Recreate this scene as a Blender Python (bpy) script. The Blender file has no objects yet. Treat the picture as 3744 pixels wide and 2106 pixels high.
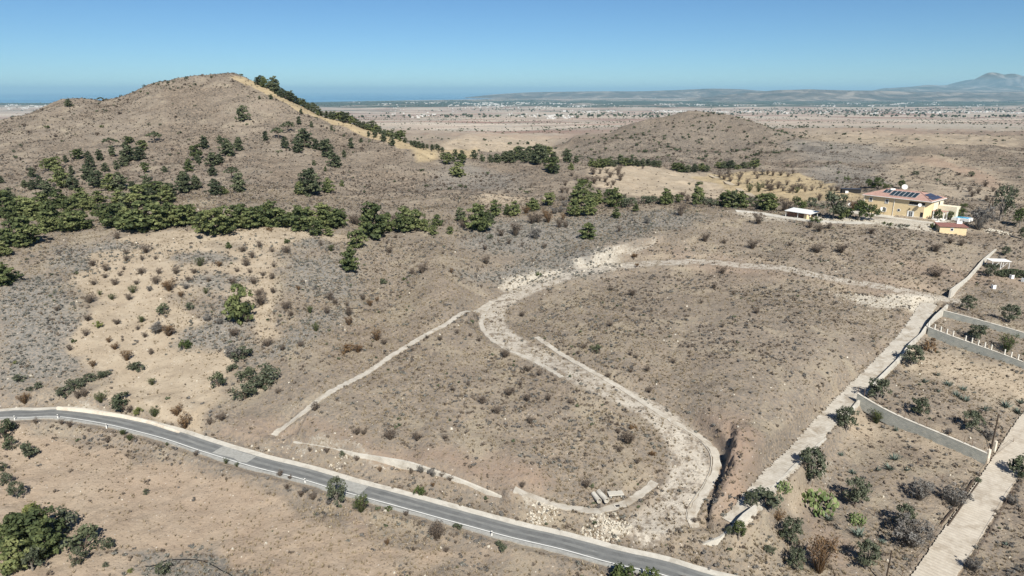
import bpy, math, random
import numpy as np

random.seed(7)
rng = np.random.default_rng(11)
scene = bpy.context.scene
C = scene.collection

# ------------------------------------------------------------------ camera, sky, sun, exposure
CAMZ = 70.0
PITCH = math.radians(16.15)
FPX = 2496.0                       # focal length in photo pixels (photo 3744 wide)
cam_d = bpy.data.cameras.new('camera')
cam_d.sensor_width = 36.0
cam_d.lens = 36.0 * FPX / 3744.0
cam_d.clip_start = 1.0
cam_d.clip_end = 600000.0
cam = bpy.data.objects.new('camera', cam_d)
C.objects.link(cam)
cam.location = (0, 0, CAMZ)
cam.rotation_euler = (math.pi / 2 - PITCH, 0, 0)
scene.camera = cam

SUN_AZ = math.radians(166)         # from +Y, clockwise
SUN_EL = math.radians(43)
world = bpy.data.worlds.new('World')
scene.world = world
world.use_nodes = True
wn = world.node_tree
wn.nodes.clear()
wo = wn.nodes.new('ShaderNodeOutputWorld')
bg = wn.nodes.new('ShaderNodeBackground')
sky = wn.nodes.new('ShaderNodeTexSky')
sky.sky_type = 'NISHITA'
sky.sun_disc = False
sky.sun_elevation = SUN_EL
sky.sun_rotation = SUN_AZ
sky.altitude = 2500
sky.air_density = 1.0
sky.dust_density = 0.0
sky.ozone_density = 3.0
bg.inputs['Strength'].default_value = 0.07
grade = wn.nodes.new('ShaderNodeMix'); grade.data_type = 'RGBA'; grade.blend_type = 'MULTIPLY'   # white balance of the whole sky
grade.inputs[0].default_value = 1.0; grade.inputs[7].default_value = (.50, .70, .84, 1)
wn.links.new(sky.outputs[0], grade.inputs[6])
wn.links.new(grade.outputs[2], bg.inputs[0])
wn.links.new(bg.outputs[0], wo.inputs[0])

sun_d = bpy.data.lights.new('sun', 'SUN')
sun_d.energy = 4.6
sun_d.angle = math.radians(0.5)
sun_d.color = (1.0, 0.972, 0.885)
sun = bpy.data.objects.new('sun', sun_d)
C.objects.link(sun)
sun.location = (60, -120, 260)
sun.rotation_euler = (math.pi / 2 - SUN_EL, 0, math.pi - SUN_AZ)
scene.view_settings.view_transform = 'Standard'
scene.view_settings.look = 'None'
scene.view_settings.exposure = 0.6
scene.view_settings.gamma = 1.0
scene.view_settings.use_curve_mapping = False
scene.cycles.max_bounces = 6
scene.cycles.diffuse_bounces = 2
scene.cycles.transparent_max_bounces = 8
scene.cycles.volume_bounces = 0
scene.cycles.use_denoising = True

# ------------------------------------------------------------------ helpers: objects
def tag(o, label=None, cat=None, group=None, kind=None):
    if label: o['label'] = label
    if cat: o['category'] = cat
    if group: o['group'] = group
    if kind: o['kind'] = kind
    return o

def link(o, parent=None):
    C.objects.link(o)
    if parent is not None: o.parent = parent
    return o

def empty(name, loc=(0, 0, 0), rz=0.0):
    o = bpy.data.objects.new(name, None)
    C.objects.link(o)
    o.location = loc
    o.rotation_euler = (0, 0, rz)
    o.empty_display_size = 0.5
    return o

def np_mesh(name, verts, faces, mats=(), smooth=False, attrs=None, mat_idx=None):
    """verts (n,3); faces = array (m,k) of one size, or list of such arrays."""
    if not isinstance(faces, (list, tuple)): faces = [faces]
    faces = [np.asarray(f, dtype=np.int32) for f in faces if len(f)]
    me = bpy.data.meshes.new(name)
    me.vertices.add(len(verts))
    me.vertices.foreach_set('co', np.asarray(verts, dtype=np.float32).ravel())
    loops = np.concatenate([f.ravel() for f in faces])
    sizes = np.concatenate([np.full(len(f), f.shape[1], dtype=np.int32) for f in faces])
    starts = np.concatenate([[0], np.cumsum(sizes)[:-1]]).astype(np.int32)
    me.loops.add(len(loops))
    me.loops.foreach_set('vertex_index', loops)
    me.polygons.add(len(sizes))
    me.polygons.foreach_set('loop_start', starts)
    if mat_idx is not None:
        me.polygons.foreach_set('material_index', np.asarray(mat_idx, dtype=np.int32))
    me.polygons.foreach_set('use_smooth', np.full(len(sizes), smooth))
    me.update(calc_edges=True)
    for m in mats: me.materials.append(m)
    if attrs:
        for an, (typ, dom, data) in attrs.items():
            a = me.attributes.new(an, typ, dom)
            if typ == 'FLOAT': a.data.foreach_set('value', np.asarray(data, dtype=np.float32).ravel())
            else: a.data.foreach_set('color', np.asarray(data, dtype=np.float32).ravel())
    return me

class MB:
    """collects simple solids and builds ONE mesh object"""
    def __init__(s): s.v = []; s.f = []; s.n = 0
    def add(s, verts, faces):
        b = len(s.v)
        s.v += [tuple(p) for p in verts]
        s.f += [tuple(i + b for i in f) for f in faces]
        return s
    def box(s, c, size, rz=0.0, taper=1.0):
        cx, cy, cz = c; sx, sy, sz = [d / 2 for d in size]
        ca, sa = math.cos(rz), math.sin(rz)
        vs = []
        for z in (-1, 1):
            t = taper if z > 0 else 1.0
            for x, y in ((-1, -1), (1, -1), (1, 1), (-1, 1)):
                px, py = x * sx * t, y * sy * t
                vs.append((cx + px * ca - py * sa, cy + px * sa + py * ca, cz + z * sz))
        return s.add(vs, [(3, 2, 1, 0), (4, 5, 6, 7), (0, 1, 5, 4), (1, 2, 6, 5), (2, 3, 7, 6), (3, 0, 4, 7)])
    def tube(s, pts, radii, n=6, cap=True):
        pts = [np.array(p, float) for p in pts]
        base = len(s.v)
        for i, p in enumerate(pts):
            d = pts[min(i + 1, len(pts) - 1)] - pts[max(i - 1, 0)]
            d /= (np.linalg.norm(d) + 1e-9)
            a = np.cross(d, (0.31, 0.17, 0.93) if abs(d[2]) < 0.9 else (1, 0, 0)); a /= np.linalg.norm(a) + 1e-9
            b = np.cross(d, a)
            r = radii[i] if hasattr(radii, '__len__') else radii
            for k in range(n):
                t = 2 * math.pi * k / n
                s.v.append(tuple(p + r * (math.cos(t) * a + math.sin(t) * b)))
        for i in range(len(pts) - 1):
            for k in range(n):
                s.f.append((base + i * n + k, base + i * n + (k + 1) % n, base + (i + 1) * n + (k + 1) % n, base + (i + 1) * n + k))
        if cap:
            s.f.append(tuple(base + k for k in range(n))[::-1])
            s.f.append(tuple(base + (len(pts) - 1) * n + k for k in range(n)))
        return s
    def prism(s, poly, z0, z1):
        n = len(poly)
        vs = [(x, y, z0) for x, y in poly] + [(x, y, z1) for x, y in poly]
        return s.add(vs, [tuple(range(n))[::-1], tuple(range(n, 2 * n))] + [(i, (i + 1) % n, n + (i + 1) % n, n + i) for i in range(n)])
    def build(s, name, mat, parent=None, smooth=False, loc=None):
        me = bpy.data.meshes.new(name)
        me.from_pydata(s.v, [], s.f)
        me.materials.append(mat)
        if smooth: me.polygons.foreach_set('use_smooth', [True] * len(me.polygons))
        o = bpy.data.objects.new(name, me)
        link(o, parent)
        if loc is not None: o.location = loc
        return o

def copy_tree(o, parent=None):
    c = o.copy(); C.objects.link(c); c.parent = parent
    for ch in o.children: copy_tree(ch, c)
    return c

# ------------------------------------------------------------------ helpers: materials
def new_mat(name, rough=0.9, spec=0.15):
    m = bpy.data.materials.new(name)
    m.use_nodes = True
    nt = m.node_tree
    b = nt.nodes['Principled BSDF']
    b.inputs['Roughness'].default_value = rough
    b.inputs['Specular IOR Level'].default_value = spec
    return m, nt, b

def N(nt, typ, **kw):
    n = nt.nodes.new(typ)
    for k, v in kw.items():
        if k.startswith('i_'):
            n.inputs[k[2:].replace('_', ' ')].default_value = v
        else: setattr(n, k, v)
    return n

def ramp(nt, src, stops, interp='LINEAR'):
    r = nt.nodes.new('ShaderNodeValToRGB')
    r.color_ramp.interpolation = interp
    e = r.color_ramp.elements
    while len(e) < len(stops): e.new(0.5)
    for i, (p, c) in enumerate(stops):
        e[i].position = p
        e[i].color = (c, c, c, 1) if not hasattr(c, '__len__') else (*c, 1)
    nt.links.new(src, r.inputs[0])
    return r

def mixc(nt, fac, a, b, mode='MIX'):
    m = nt.nodes.new('ShaderNodeMix')
    m.data_type = 'RGBA'; m.blend_type = mode
    for inp, val in ((m.inputs[0], fac), (m.inputs[6], a), (m.inputs[7], b)):
        if hasattr(val, 'links') or isinstance(val, bpy.types.NodeSocket): nt.links.new(val, inp)
        elif hasattr(val, '__len__'): inp.default_value = (*val, 1)
        else: inp.default_value = val
    return m.outputs[2]

def noise(nt, vec, scale, detail=4, rough=0.55, dist=0.0):
    n = nt.nodes.new('ShaderNodeTexNoise')
    n.inputs['Scale'].default_value = scale
    n.inputs['Detail'].default_value = detail
    n.inputs['Roughness'].default_value = rough
    n.inputs['Distortion'].default_value = dist
    nt.links.new(vec, n.inputs['Vector'])
    return n.outputs['Fac']

def bump(nt, bsdf, h, dist, strength=1.0):
    b = nt.nodes.new('ShaderNodeBump')
    b.inputs['Distance'].default_value = dist
    b.inputs['Strength'].default_value = strength
    nt.links.new(h, b.inputs['Height'])
    nt.links.new(b.outputs[0], bsdf.inputs['Normal'])

def mat_plain(name, col, rough=0.85, var=0.18, scale=1.5, spec=0.15, bmp=0.0, metal=0.0, coords='Object'):
    m, nt, b = new_mat(name, rough, spec)
    tc = nt.nodes.new('ShaderNodeTexCoord')
    f = noise(nt, tc.outputs[coords], scale, 6, 0.65)
    lo = [c * (1 - var) for c in col]; hi = [min(1, c * (1 + var)) for c in col]
    r = ramp(nt, f, [(0.3, lo), (0.7, hi)])
    nt.links.new(r.outputs[0], b.inputs['Base Color'])
    b.inputs['Metallic'].default_value = metal
    if bmp: bump(nt, b, f, bmp)
    return m

# ------------------------------------------------------------------ photo rays
sp, cp = math.sin(PITCH), math.cos(PITCH)
def ray(px, py):
    u = (px - 1872.0) / FPX; v = (1053.0 - py) / FPX
    den = cp + v * sp
    return u / den, (-sp + v * cp) / den        # x/Y, (z-CAMZ)/Y
def S(x, y): return (x * 1.4534, y * 1.4534)    # overview (2576 wide) -> photo px
REG = {'R1': (0, 200), 'R2': (940, 200), 'R3': (1880, 200), 'R4': (2804, 200), 'R5': (0, 700), 'R6': (940, 700),
       'R7': (1880, 600), 'R8': (2804, 600), 'Q1': (0, 1100), 'Q2': (0, 1576), 'Q3': (940, 1100), 'Q4': (940, 1576),
       'Q5': (1880, 1100), 'Q6': (1880, 1576), 'Q7': (2804, 1100), 'Q8': (2804, 1576)}
def Z(reg, x, y):
    a, b = REG[reg]; return a + x / 2.734, b + y / 2.734

# ------------------------------------------------------------------ terrain: control points (px, py, forward distance or height)
ctrl = []
def c(px, py, Y=None, z=None):
    a, r = ray(px, py)
    if Y is None: Y = (z - CAMZ) / r
    ctrl.append((a, math.log(Y), r))
def cw(a, Y, z): ctrl.append((a, math.log(Y), (z - CAMZ) / Y))
# near field
for px, py, z in [(-500,2300,0),(600,2400,-1),(1900,2400,0),(3200,2400,-1),(4300,2400,0),
  (-400,1900,1),(0,2106,0),(400,2000,0),(900,2050,0),(1500,2106,0.3),(2000,2106,.6),(2612,2125,1),(3000,2106,0),(3420,2106,0),(3744,2106,0.5),(4300,2000,2),
  (0,1800,1.2),(500,1800,1.0),(900,1850,1.0),(1200,1900,1.0),(1600,2000,.8),
  (-400,1560,4.5),(0,1560,3.8),(0,1517,4.8),(219,1511,4.8),(475,1557,4.2),(731,1618,3.4),(940,1689,2.8),(1269,1779,2.3),(1672,1889,1.8),(1880,1944,1.5),(2246,2035,1.2),
  (-500,1350,9),(0,1400,8.5),(200,1430,7.0),(450,1480,6.0),(650,1530,5.2),
  (0,1200,15),(300,1200,14.5),(600,1300,10.5),(860,1400,8),(600,1200,14),(860,1235,13),(0,1050,21),(400,1050,19.5),(860,1080,18),
  (740,1580,4.6),(1085,1598,4.4),(1500,1690,4.0),(1800,1780,3.4),(2100,1860,2.8),(2400,1925,2.4),(2587,1958,2.2),
  (1100,1500,8),(1300,1540,7.8),(1600,1600,7.0),(1900,1680,6.3),(2200,1760,5.3),
  (1000,1350,9.5),(1250,1420,9.7),(1500,1450,9.5),(1800,1500,9),(2100,1600,8),(2350,1700,6.5),
  (1250,1230,12.5),(1470,1060,16.0),(1500,1300,11.5),(1780,1085,14.5),(1800,1300,11.6),
  (2000,1350,11.5),(2300,1480,9.8),(2500,1620,7.5),(2510,1800,4.6),(2420,1900,2.8),
  (2100,1150,15.2),(2500,1200,15),(2300,1350,13),(2600,1450,12.5),(2800,1500,11.5),(3000,1300,13),(3200,1150,14.5),(2850,1300,14),(2700,1560,11),(2800,1620,9.5),(2720,1750,6.5),(2680,1880,3.5),
  (2030,1020,17.2),(2319,965,18.6),(2700,968,18.8),(3100,1040,17),(3440,1100,15.2),
  (2500,900,22),(2330,870,23),(2900,900,22.3),(3200,960,20.5),(3500,1000,18.6),
  (2620,790,26),(3000,830,25.2),(3300,850,25),(3550,870,23.8),(3684,880,23),
  (3300,1300,11),(3480,1160,13.5),(3744,1220,12.2),(3744,1330,9.5),(3400,1400,8.2),(3744,1450,6),(3200,1500,5.6),(3450,1600,4),(3660,1620,3.4),(3744,1560,4),(3000,1700,3.2),(3200,1800,1.8),(3450,1850,1.5),(3744,1800,1.8),(2950,1900,1.2),(3744,1050,17.5),(4300,1400,7),(4300,1000,19)]:
    c(px, py, z=z)
# middle distance, left hill
for px, tab in {
  -600: [(900,190),(800,228),(650,300),(520,380)],
  0: [(900,196),(800,235),(700,280),(600,330),(500,390),(443,432)],
  256: [(850,213),(740,260),(620,320),(500,385),(420,430),(360,466)],
  430: [(880,202),(780,240),(660,300),(540,365),(440,420),(372,470)],
  560: [(312,476)],
  700: [(850,208),(760,245),(640,310),(520,372),(400,430),(290,478)],
  860: [(900,200),(850,209),(780,236),(700,280),(600,335),(500,385),(400,432),(320,464),(272,484)],
  1000: [(850,211),(760,250),(640,312),(520,375),(420,430),(326,470)],
  1086: [(394,455)],
  1300: [(900,209),(830,232),(700,302),(600,352),(500,412),(458,436)],
  1450: [(514,412)],
  1600: [(1000,183),(850,226),(760,268),(700,308),(620,358),(564,388)],
  1900: [(900,219),(820,240),(760,272),(700,312),(640,350),(602,382)],
  2300: [(800,244),(765,262),(720,300),(640,362),(607,402),(570,520),(500,620),(458,690)],
  2100: [(640,352),(604,385),(560,560),(520,640),(497,680)],
  2480: [(420,735)],
  2640: [(760,266),(700,330),(640,392),(600,470),(540,580),(480,665),(411,750)],
  2780: [(440,735)],
  2900: [(780,252),(700,318),(640,388),(560,520),(488,700)],
  3050: [(640,395),(560,530),(520,650),(480,950),(455,1700)],
  3330: [(790,246),(740,268),(700,300),(660,362),(600,460),(540,600),(503,700)],
  3700: [(850,228),(760,266),(700,330),(640,420),(560,560),(500,820),(470,1250)],
  4300: [(850,235),(700,330),(600,480),(500,850)]}.items():
    for py, Y in tab: c(px, py, Y=Y)
# backs of the hills and the plain beyond
def aof(px, py=400): return ray(px, py)[0]
for px, Y, z in [(-600,460,45),(0,520,40),(256,560,46),(430,580,44),(700,600,52),(860,600,58),(1000,580,46),(1150,560,34),(1300,540,28),(1450,500,24),(1600,480,22),(1900,480,20),
  (-600,700,5),(0,700,14),(430,750,15),(860,780,22),(1200,700,14),
  (2300,800,26),(2640,860,32),(2900,820,18),(2480,900,20),(3330,800,16)]:
    cw(aof(px), Y, z)
for px in (-900, -300, 200, 700, 1200):
    cw(aof(px), 1000, -6); cw(aof(px), 1600, -30)
for px, py, Y in [(1600,540,650),(1750,520,850),(1900,520,900),(1400,480,1150),(1600,480,1350),(1900,480,1500),(2200,470,1400),(2600,462,1500),(2100,545,700)]:
    c(px, py, Y=Y)
for px in (-900, -300, 300, 900, 1500, 2100, 2700, 3300, 3744, 4400):
    for py, Y in ((446,2500),(436,3300),(424,4600),(412,6400),(400,8800)):
        if py == 446 and 2000 < px < 2700: continue
        c(px, py, Y=Y)
    right = px > 2000
    cw(aof(px), 12500, -170)
    cw(aof(px), 15500, -172 if px > 1000 else -186)
    cw(aof(px), 19000, -172 if right else (-183 if px > 1000 else -200))
    cw(aof(px), 26000, -165 if right else -225)
    cw(aof(px), 60000, -170 if right else -330)
ctrl = np.array(ctrl)
KA, KW = 2.2, 1.0
def _phi(d2): return np.where(d2 > 1e-12, 0.5 * d2 * np.log(np.maximum(d2, 1e-12)), 0)
P = np.column_stack([ctrl[:, 0] * KA, ctrl[:, 1] * KW])
n = len(P)
D2 = ((P[:, None] - P[None]) ** 2).sum(2)
K = _phi(D2) + np.eye(n) * 6e-4
A = np.zeros((n + 3, n + 3)); A[:n, :n] = K; A[:n, n] = 1; A[:n, n + 1:] = P; A[n, :n] = 1; A[n + 1:, :n] = P.T
wgt = np.linalg.solve(A, np.concatenate([ctrl[:, 2], [0, 0, 0]]))
def tps(a, w):
    out = np.empty(a.size)
    q = np.column_stack([a.ravel() * KA, w.ravel() * KW])
    for i in range(0, len(q), 40000):
        qq = q[i:i + 40000]
        d2 = (qq[:, 0:1] - P[:, 0]) ** 2 + (qq[:, 1:2] - P[:, 1]) ** 2
        out[i:i + 40000] = _phi(d2) @ wgt[:n] + wgt[n] + qq @ wgt[n + 1:]
    return out.reshape(a.shape)

def _hash(ix, iy, seed):
    h = (ix.astype(np.int64) * 374761393 + iy.astype(np.int64) * 668265263 + seed * 974711) & 0xffffffff
    h = ((h ^ (h >> 13)) * 1274126177) & 0xffffffff
    return ((h ^ (h >> 16)) & 0xffff) / 65535.0
def vnoise(x, y, seed=0):
    ix = np.floor(x); iy = np.floor(y); fx = x - ix; fy = y - iy
    fx = fx * fx * (3 - 2 * fx); fy = fy * fy * (3 - 2 * fy)
    a = _hash(ix, iy, seed); b = _hash(ix + 1, iy, seed); c_ = _hash(ix, iy + 1, seed); d = _hash(ix + 1, iy + 1, seed)
    return (a * (1 - fx) + b * fx) * (1 - fy) + (c_ * (1 - fx) + d * fx) * fy - 0.5
def fbm(x, y, s, octv=4, seed=0, gain=0.5):
    t = 0; amp = 1.0
    for k in range(octv):
        t = t + amp * vnoise(x / s + 17.3 * k, y / s - 9.1 * k, seed + k); amp *= gain; s = s / 2.03
    return t

# grid: fan of columns (x/Y) by rows (Y)
acol = np.concatenate([-np.linspace(2.4, 0.86, 36)[:-1], np.linspace(-0.86, 0.86, 640), np.linspace(0.86, 2.4, 36)[1:]])
rows = [34.0]
while rows[-1] < 62000:
    Y = rows[-1]
    if Y < 74: d = 1.6
    elif Y < 265: d = 0.42
    elif Y < 560: d = 0.42 + (Y - 265) * 0.0045
    elif Y < 900: d = 1.9 + (Y - 560) * 0.006
    else: d = Y * 0.011
    rows.append(Y + d)
rows = np.array(rows)
AA, YY = np.meshgrid(acol, rows)
XX = AA * YY
RR = tps(AA, np.log(YY))
ZZ = CAMZ + YY * RR
# relief: gullies and hummocks (metres); stronger on the hills
hillw = np.clip((YY - 235) / 60, 0, 1) * np.clip((1500 - YY) / 500, 0, 1)
ridged = 0.5 - np.abs(fbm(XX, YY, 46, 4, 5))
ZZ += hillw * (5.6 * (ridged - 0.38) + 1.3 * fbm(XX, YY, 11, 4, 9, .6))
midw = np.clip((YY - 420) / 160, 0, 1) * np.clip((1500 - YY) / 500, 0, 1)
ZZ += midw * (11.5 * (0.5 - np.abs(fbm(XX, YY, 95, 5, 205, .55)) - .36) + 2.2 * fbm(XX, YY, 24, 3, 215))
nearw = np.clip((300 - YY) / 60, 0, 1)
ZZ += nearw * (0.8 * fbm(XX, YY, 14, 3, 21) + 0.30 * fbm(XX, YY, 2.6, 3, 31, .6))
farw = np.clip((YY - 1200) / 1500, 0, 1)
ZZ += farw * np.clip((9000 - YY) / 4000, 0, 1) * 9 * (0.5 - np.abs(fbm(XX, YY, 700, 4, 41)) - 0.35)
Hm = ZZ

def hxy(x, y):
    """height of the ground mesh (bilinear in the fan grid)"""
    x = np.asarray(x, float); y = np.asarray(y, float)
    i = np.clip(np.searchsorted(rows, y) - 1, 0, len(rows) - 2)
    t = np.clip((y - rows[i]) / (rows[i + 1] - rows[i]), 0, 1)
    a = x / np.maximum(y, 1e-6)
    j = np.clip(np.searchsorted(acol, a) - 1, 0, len(acol) - 2)
    s = np.clip((a - acol[j]) / (acol[j + 1] - acol[j]), 0, 1)
    return (Hm[i, j] * (1 - s) + Hm[i, j + 1] * s) * (1 - t) + (Hm[i + 1, j] * (1 - s) + Hm[i + 1, j + 1] * s) * t

_ys = np.exp(np.linspace(math.log(62), math.log(30000), 3600))
def at(px, py, cap=None):
    """first point of the ground seen along the photo's ray"""
    for k in range(60):
        a, r = ray(px, py)
        d = CAMZ + _ys * r - hxy(a * _ys, _ys)
        idx = np.nonzero(d < 0)[0]
        if len(idx):
            i = idx[0]
            Y = _ys[i]
            if i > 0:
                f = d[i - 1] / (d[i - 1] - d[i] + 1e-9); Y = _ys[i - 1] + f * (_ys[i] - _ys[i - 1])
            if cap is None or Y < cap:
                x = a * Y
                return float(x), float(Y), float(hxy(x, Y))
        py += 2.5
    return a * 500, 500.0, float(hxy(a * 500, 500))

def poly_dist(px, py, line):
    """distance to polyline, parameter index, signed side"""
    best = np.full(px.shape, 1e9); bt = np.zeros(px.shape); side = np.zeros(px.shape)
    L = 0.0
    for (x0, y0), (x1, y1) in zip(line[:-1], line[1:]):
        dx, dy = x1 - x0, y1 - y0; l2 = dx * dx + dy * dy + 1e-9; l = math.sqrt(l2)
        t = np.clip(((px - x0) * dx + (py - y0) * dy) / l2, 0, 1)
        d = np.hypot(px - x0 - t * dx, py - y0 - t * dy)
        s = np.sign(dx * (py - y0) - dy * (px - x0))
        m = d < best
        best = np.where(m, d, best); bt = np.where(m, L + t * l, bt); side = np.where(m, s, side)
        L += l
    return best, bt, side, L

def smooth_line(pts, step=1.5):
    """Catmull-Rom through world points (x,y) then resample"""
    p = [np.array(q[:2], float) for q in pts]
    p = [2 * p[0] - p[1]] + p + [2 * p[-1] - p[-2]]
    out = []
    for i in range(1, len(p) - 2):
        k = max(2, int(np.linalg.norm(p[i + 1] - p[i]) / step))
        for t in np.linspace(0, 1, k, endpoint=False):
            out.append(0.5 * ((2 * p[i]) + (-p[i - 1] + p[i + 1]) * t + (2 * p[i - 1] - 5 * p[i] + 4 * p[i + 1] - p[i + 2]) * t * t + (-p[i - 1] + 3 * p[i] - 3 * p[i + 1] + p[i + 2]) * t ** 3))
    out.append(p[-2])
    return np.array(out)

def box_mask(line, m):
    line = np.asarray(line)
    return np.nonzero((XX > line[:, 0].min() - m) & (XX < line[:, 0].max() + m) & (YY > line[:, 1].min() - m) & (YY < line[:, 1].max() + m))

def smooth1(z, k):
    for _ in range(k):
        z = np.concatenate([[z[0]], (z[:-2] + z[1:-1] * 2 + z[2:]) / 4, [z[-1]]])
    return z

RM = np.zeros(Hm.shape)
def carve(line, half, zl, blend=3.0, down=0.22, bias=0.0):
    """lay the ground level under a road so that the slab sits in it"""
    idx = box_mask(line, half + blend + 1)
    d, t, s, L = poly_dist(XX[idx], YY[idx], line)
    arc = np.concatenate([[0], np.cumsum(np.hypot(*np.diff(line, axis=0).T))])
    zr = np.interp(t, arc, zl)
    w = 1 - np.clip((d - half - 0.3) / blend, 0, 1); w = w * w * (3 - 2 * w)
    tgt = zr - np.where(d < half + 0.1, down, 0.05) + bias
    Hm[idx] = Hm[idx] * (1 - w) + tgt * w
    RM[idx] = np.maximum(RM[idx], d < half - 0.05)

def ribbon(name, line, zl, offs_l, offs_r, mat, thick=0.35, lift=0.0, rib=0.0, parent=None, wob=0.0):
    """slab along a line between lateral offsets (left negative) """
    nrm = np.gradient(line, axis=0); nrm /= np.linalg.norm(nrm, axis=1)[:, None] + 1e-9
    nx, ny = nrm[:, 1], -nrm[:, 0]          # to the right of travel
    k = len(line)
    ol = offs_l + (wob * (rng.random(k) - .5) if wob else 0); orr = offs_r + (wob * (rng.random(k) - .5) if wob else 0)
    L = np.column_stack([line[:, 0] + nx * ol, line[:, 1] + ny * ol]); R = np.column_stack([line[:, 0] + nx * orr, line[:, 1] + ny * orr])
    z = zl + lift + (rib * (np.arange(k) % 2) if rib else 0)
    v = np.concatenate([np.column_stack([L, z]), np.column_stack([R, z]), np.column_stack([L, z - thick]), np.column_stack([R, z - thick])])
    i = np.arange(k - 1)
    f = np.concatenate([np.column_stack([i, i + k, i + k + 1, i + 1]), np.column_stack([i + 2 * k, i, i + 1, i + 2 * k + 1]),
                        np.column_stack([i + k, i + 3 * k, i + 3 * k + 1, i + k + 1])])
    me = np_mesh(name, v, f, [mat])
    o = bpy.data.objects.new(name, me); link(o, parent)
    return o
# ------------------------------------------------------------------ terraces: steps held by retaining walls
def wl(pts): return [at(*p)[:2] for p in pts]
def step_up(line, h, D=22.0):
    idx = box_mask(line, D + 1)
    d, t, s, L = poly_dist(XX[idx], YY[idx], line)
    w = np.clip(1 - d / D, 0, 1); w = w * (2 - w) * 0.999
    w = np.where(s > 0, w * np.clip((d - .05) / .6, 0, 1), 0)
    ends = (t <= 1e-6) | (t >= L - 1e-6)
    w = np.where(ends, w * np.clip(1 - d / 2.5, 0, 1), w)
    hh = np.interp(t, [0, L], h) if hasattr(h, '__len__') else h
    Hm[idx] += w * hh
lotA = wl([Z('Q7', 885, 1065), (3603, 1694)])
lotB = wl([Z('Q7', 1600, 350), (3790, 1372)])
lotC = wl([Z('Q7', 1730, 205), (3800, 1275)])
edgeW = wl([(1075, 1616), (1300, 1668), (1500, 1716), (1700, 1768), (1900, 1832)])
roadW = wl([Z('Q1', 570, 1062), Z('Q1', 800, 1082), Z('Q1', 1200, 1140), Z('Q1', 1500, 1212), Z('Q1', 1790, 1300)])
step_up(roadW, 0.75, 8); step_up(edgeW, [0.9, 1.3], 12)
step_up(lotC, 1.5, 16); step_up(lotB, 2.1, 20); step_up(lotA, 2.3, 22)
rockW = wl([(2120, 985), (2200, 960), (2260, 925), (2330, 900), (2420, 885), (2500, 905)])
step_up(rockW, 1.8, 14)
bankW = wl([(2545, 1960), (2600, 1880), (2618, 1780), (2640, 1700), (2668, 1620), (2650, 1560)])   # drop facing the track
# cliff: ground right of this line stands higher
def cliff(line, h, D):
    idx = box_mask(line, D + 1)
    d, t, s, L = poly_dist(XX[idx], YY[idx], line)
    prof = np.interp(t, [0, L * .25, L * .75, L], [0.25, 1, 1, 0.1])
    ends = (t <= 1e-6) | (t >= L - 1e-6)
    e = np.where(ends, np.clip(1 - d / 4, 0, 1), 1.0)
    dd = d + 2.6 * fbm(XX[idx], YY[idx], 2.4, 4, 77, .7)
    up = np.where(s < 0, np.clip(dd / 0.9, 0, 1) * np.clip(1 - (d - 3) / D, 0, 1), 0)
    Hm[idx] += h * up * prof * e
cliff(bankW, 2.7, 10)

# flat pads under the house and its yard
def pad(poly_px, z, blend=5.0, raw=False):
    pts = poly_px if raw else wl(poly_px)
    line = list(pts) + [pts[0]]
    idx = box_mask(line, blend + 1)
    x, y = XX[idx], YY[idx]
    d, t, s, L = poly_dist(x, y, line)
    ins = np.zeros(x.shape, bool)
    for (x0, y0), (x1, y1) in zip(line[:-1], line[1:]):
        ins ^= ((y0 > y) != (y1 > y)) & (x < (x1 - x0) * (y - y0) / (y1 - y0 + 1e-12) + x0)
    w = np.where(ins, 1, 1 - np.clip(d / blend, 0, 1)); w = w * w * (3 - 2 * w)
    Hm[idx] = Hm[idx] * (1 - w) + z * w
HOUSE_TH = math.radians(-50)
hd = np.array([math.cos(HOUSE_TH), math.sin(HOUSE_TH)]); hb = np.array([-hd[1], hd[0]])
HP2 = np.array([0.6155 * 238.0, 238.0])         # front right corner
HL, HW = 22.3, 13.0
HP1 = HP2 - hd * HL
HZ = 26.0
yard = [HP1 - hd * 8 - hb * 6.5, HP2 + hd * 5 - hb * 6.5, HP2 + hd * 7 + hb * 8, HP2 + hd * 4 + hb * 16, HP1 - hd * 3 + hb * 16]
pad([tuple(q) for q in yard], HZ - 0.05, 6, raw=True)
_yc = (HP1 + HP2) / 2
RM[np.hypot(XX - _yc[0], YY - _yc[1]) < 15] = 1

# ------------------------------------------------------------------ road lines (world)
def road_line(pts, step=1.2, sm=30, cap=None):
    w = [at(px, py, cap)[:2] for px, py in pts]
    ln = smooth_line(w, step)
    z = smooth1(hxy(ln[:, 0], ln[:, 1]), sm)
    return ln, z
asph, asph_z = road_line([(-420, 1590), (-200, 1545), (0, 1518), (110, 1511), (219, 1509), (366, 1526), (475, 1555), (622, 1593), (768, 1636), (940, 1689), (1100, 1733), (1269, 1778),
                          (1452, 1828), (1672, 1889), (1880, 1944), (2063, 1988), (2246, 2035), (2429, 2083), (2612, 2128), (2850, 2185), (3150, 2260)], 1.5, 60)
dirt, dirt_z = road_line([(3900, 1400), (3810, 1500), (3744, 1590), (3682, 1697), (3609, 1810), (3554, 1894), (3492, 1986), (3415, 2106), (3330, 2230)], 0.34, 120)
carve(dirt, 2.7, dirt_z, 2.0)
loop, loop_z = road_line([(3470, 1095), (3300, 1062), (3120, 1034), (2960, 1000), (2820, 975), (2611, 960), (2465, 958), (2319, 969), (2172, 990), (2026, 1022), (1900, 1072), (1818, 1120), (1800, 1185), (1890, 1262),
                          (2026, 1330), (2173, 1402), (2319, 1470), (2429, 1530), (2495, 1600), (2520, 1680), (2515, 1760), (2480, 1830), (2425, 1895), (2370, 1925)], 1.2, 16)
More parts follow.
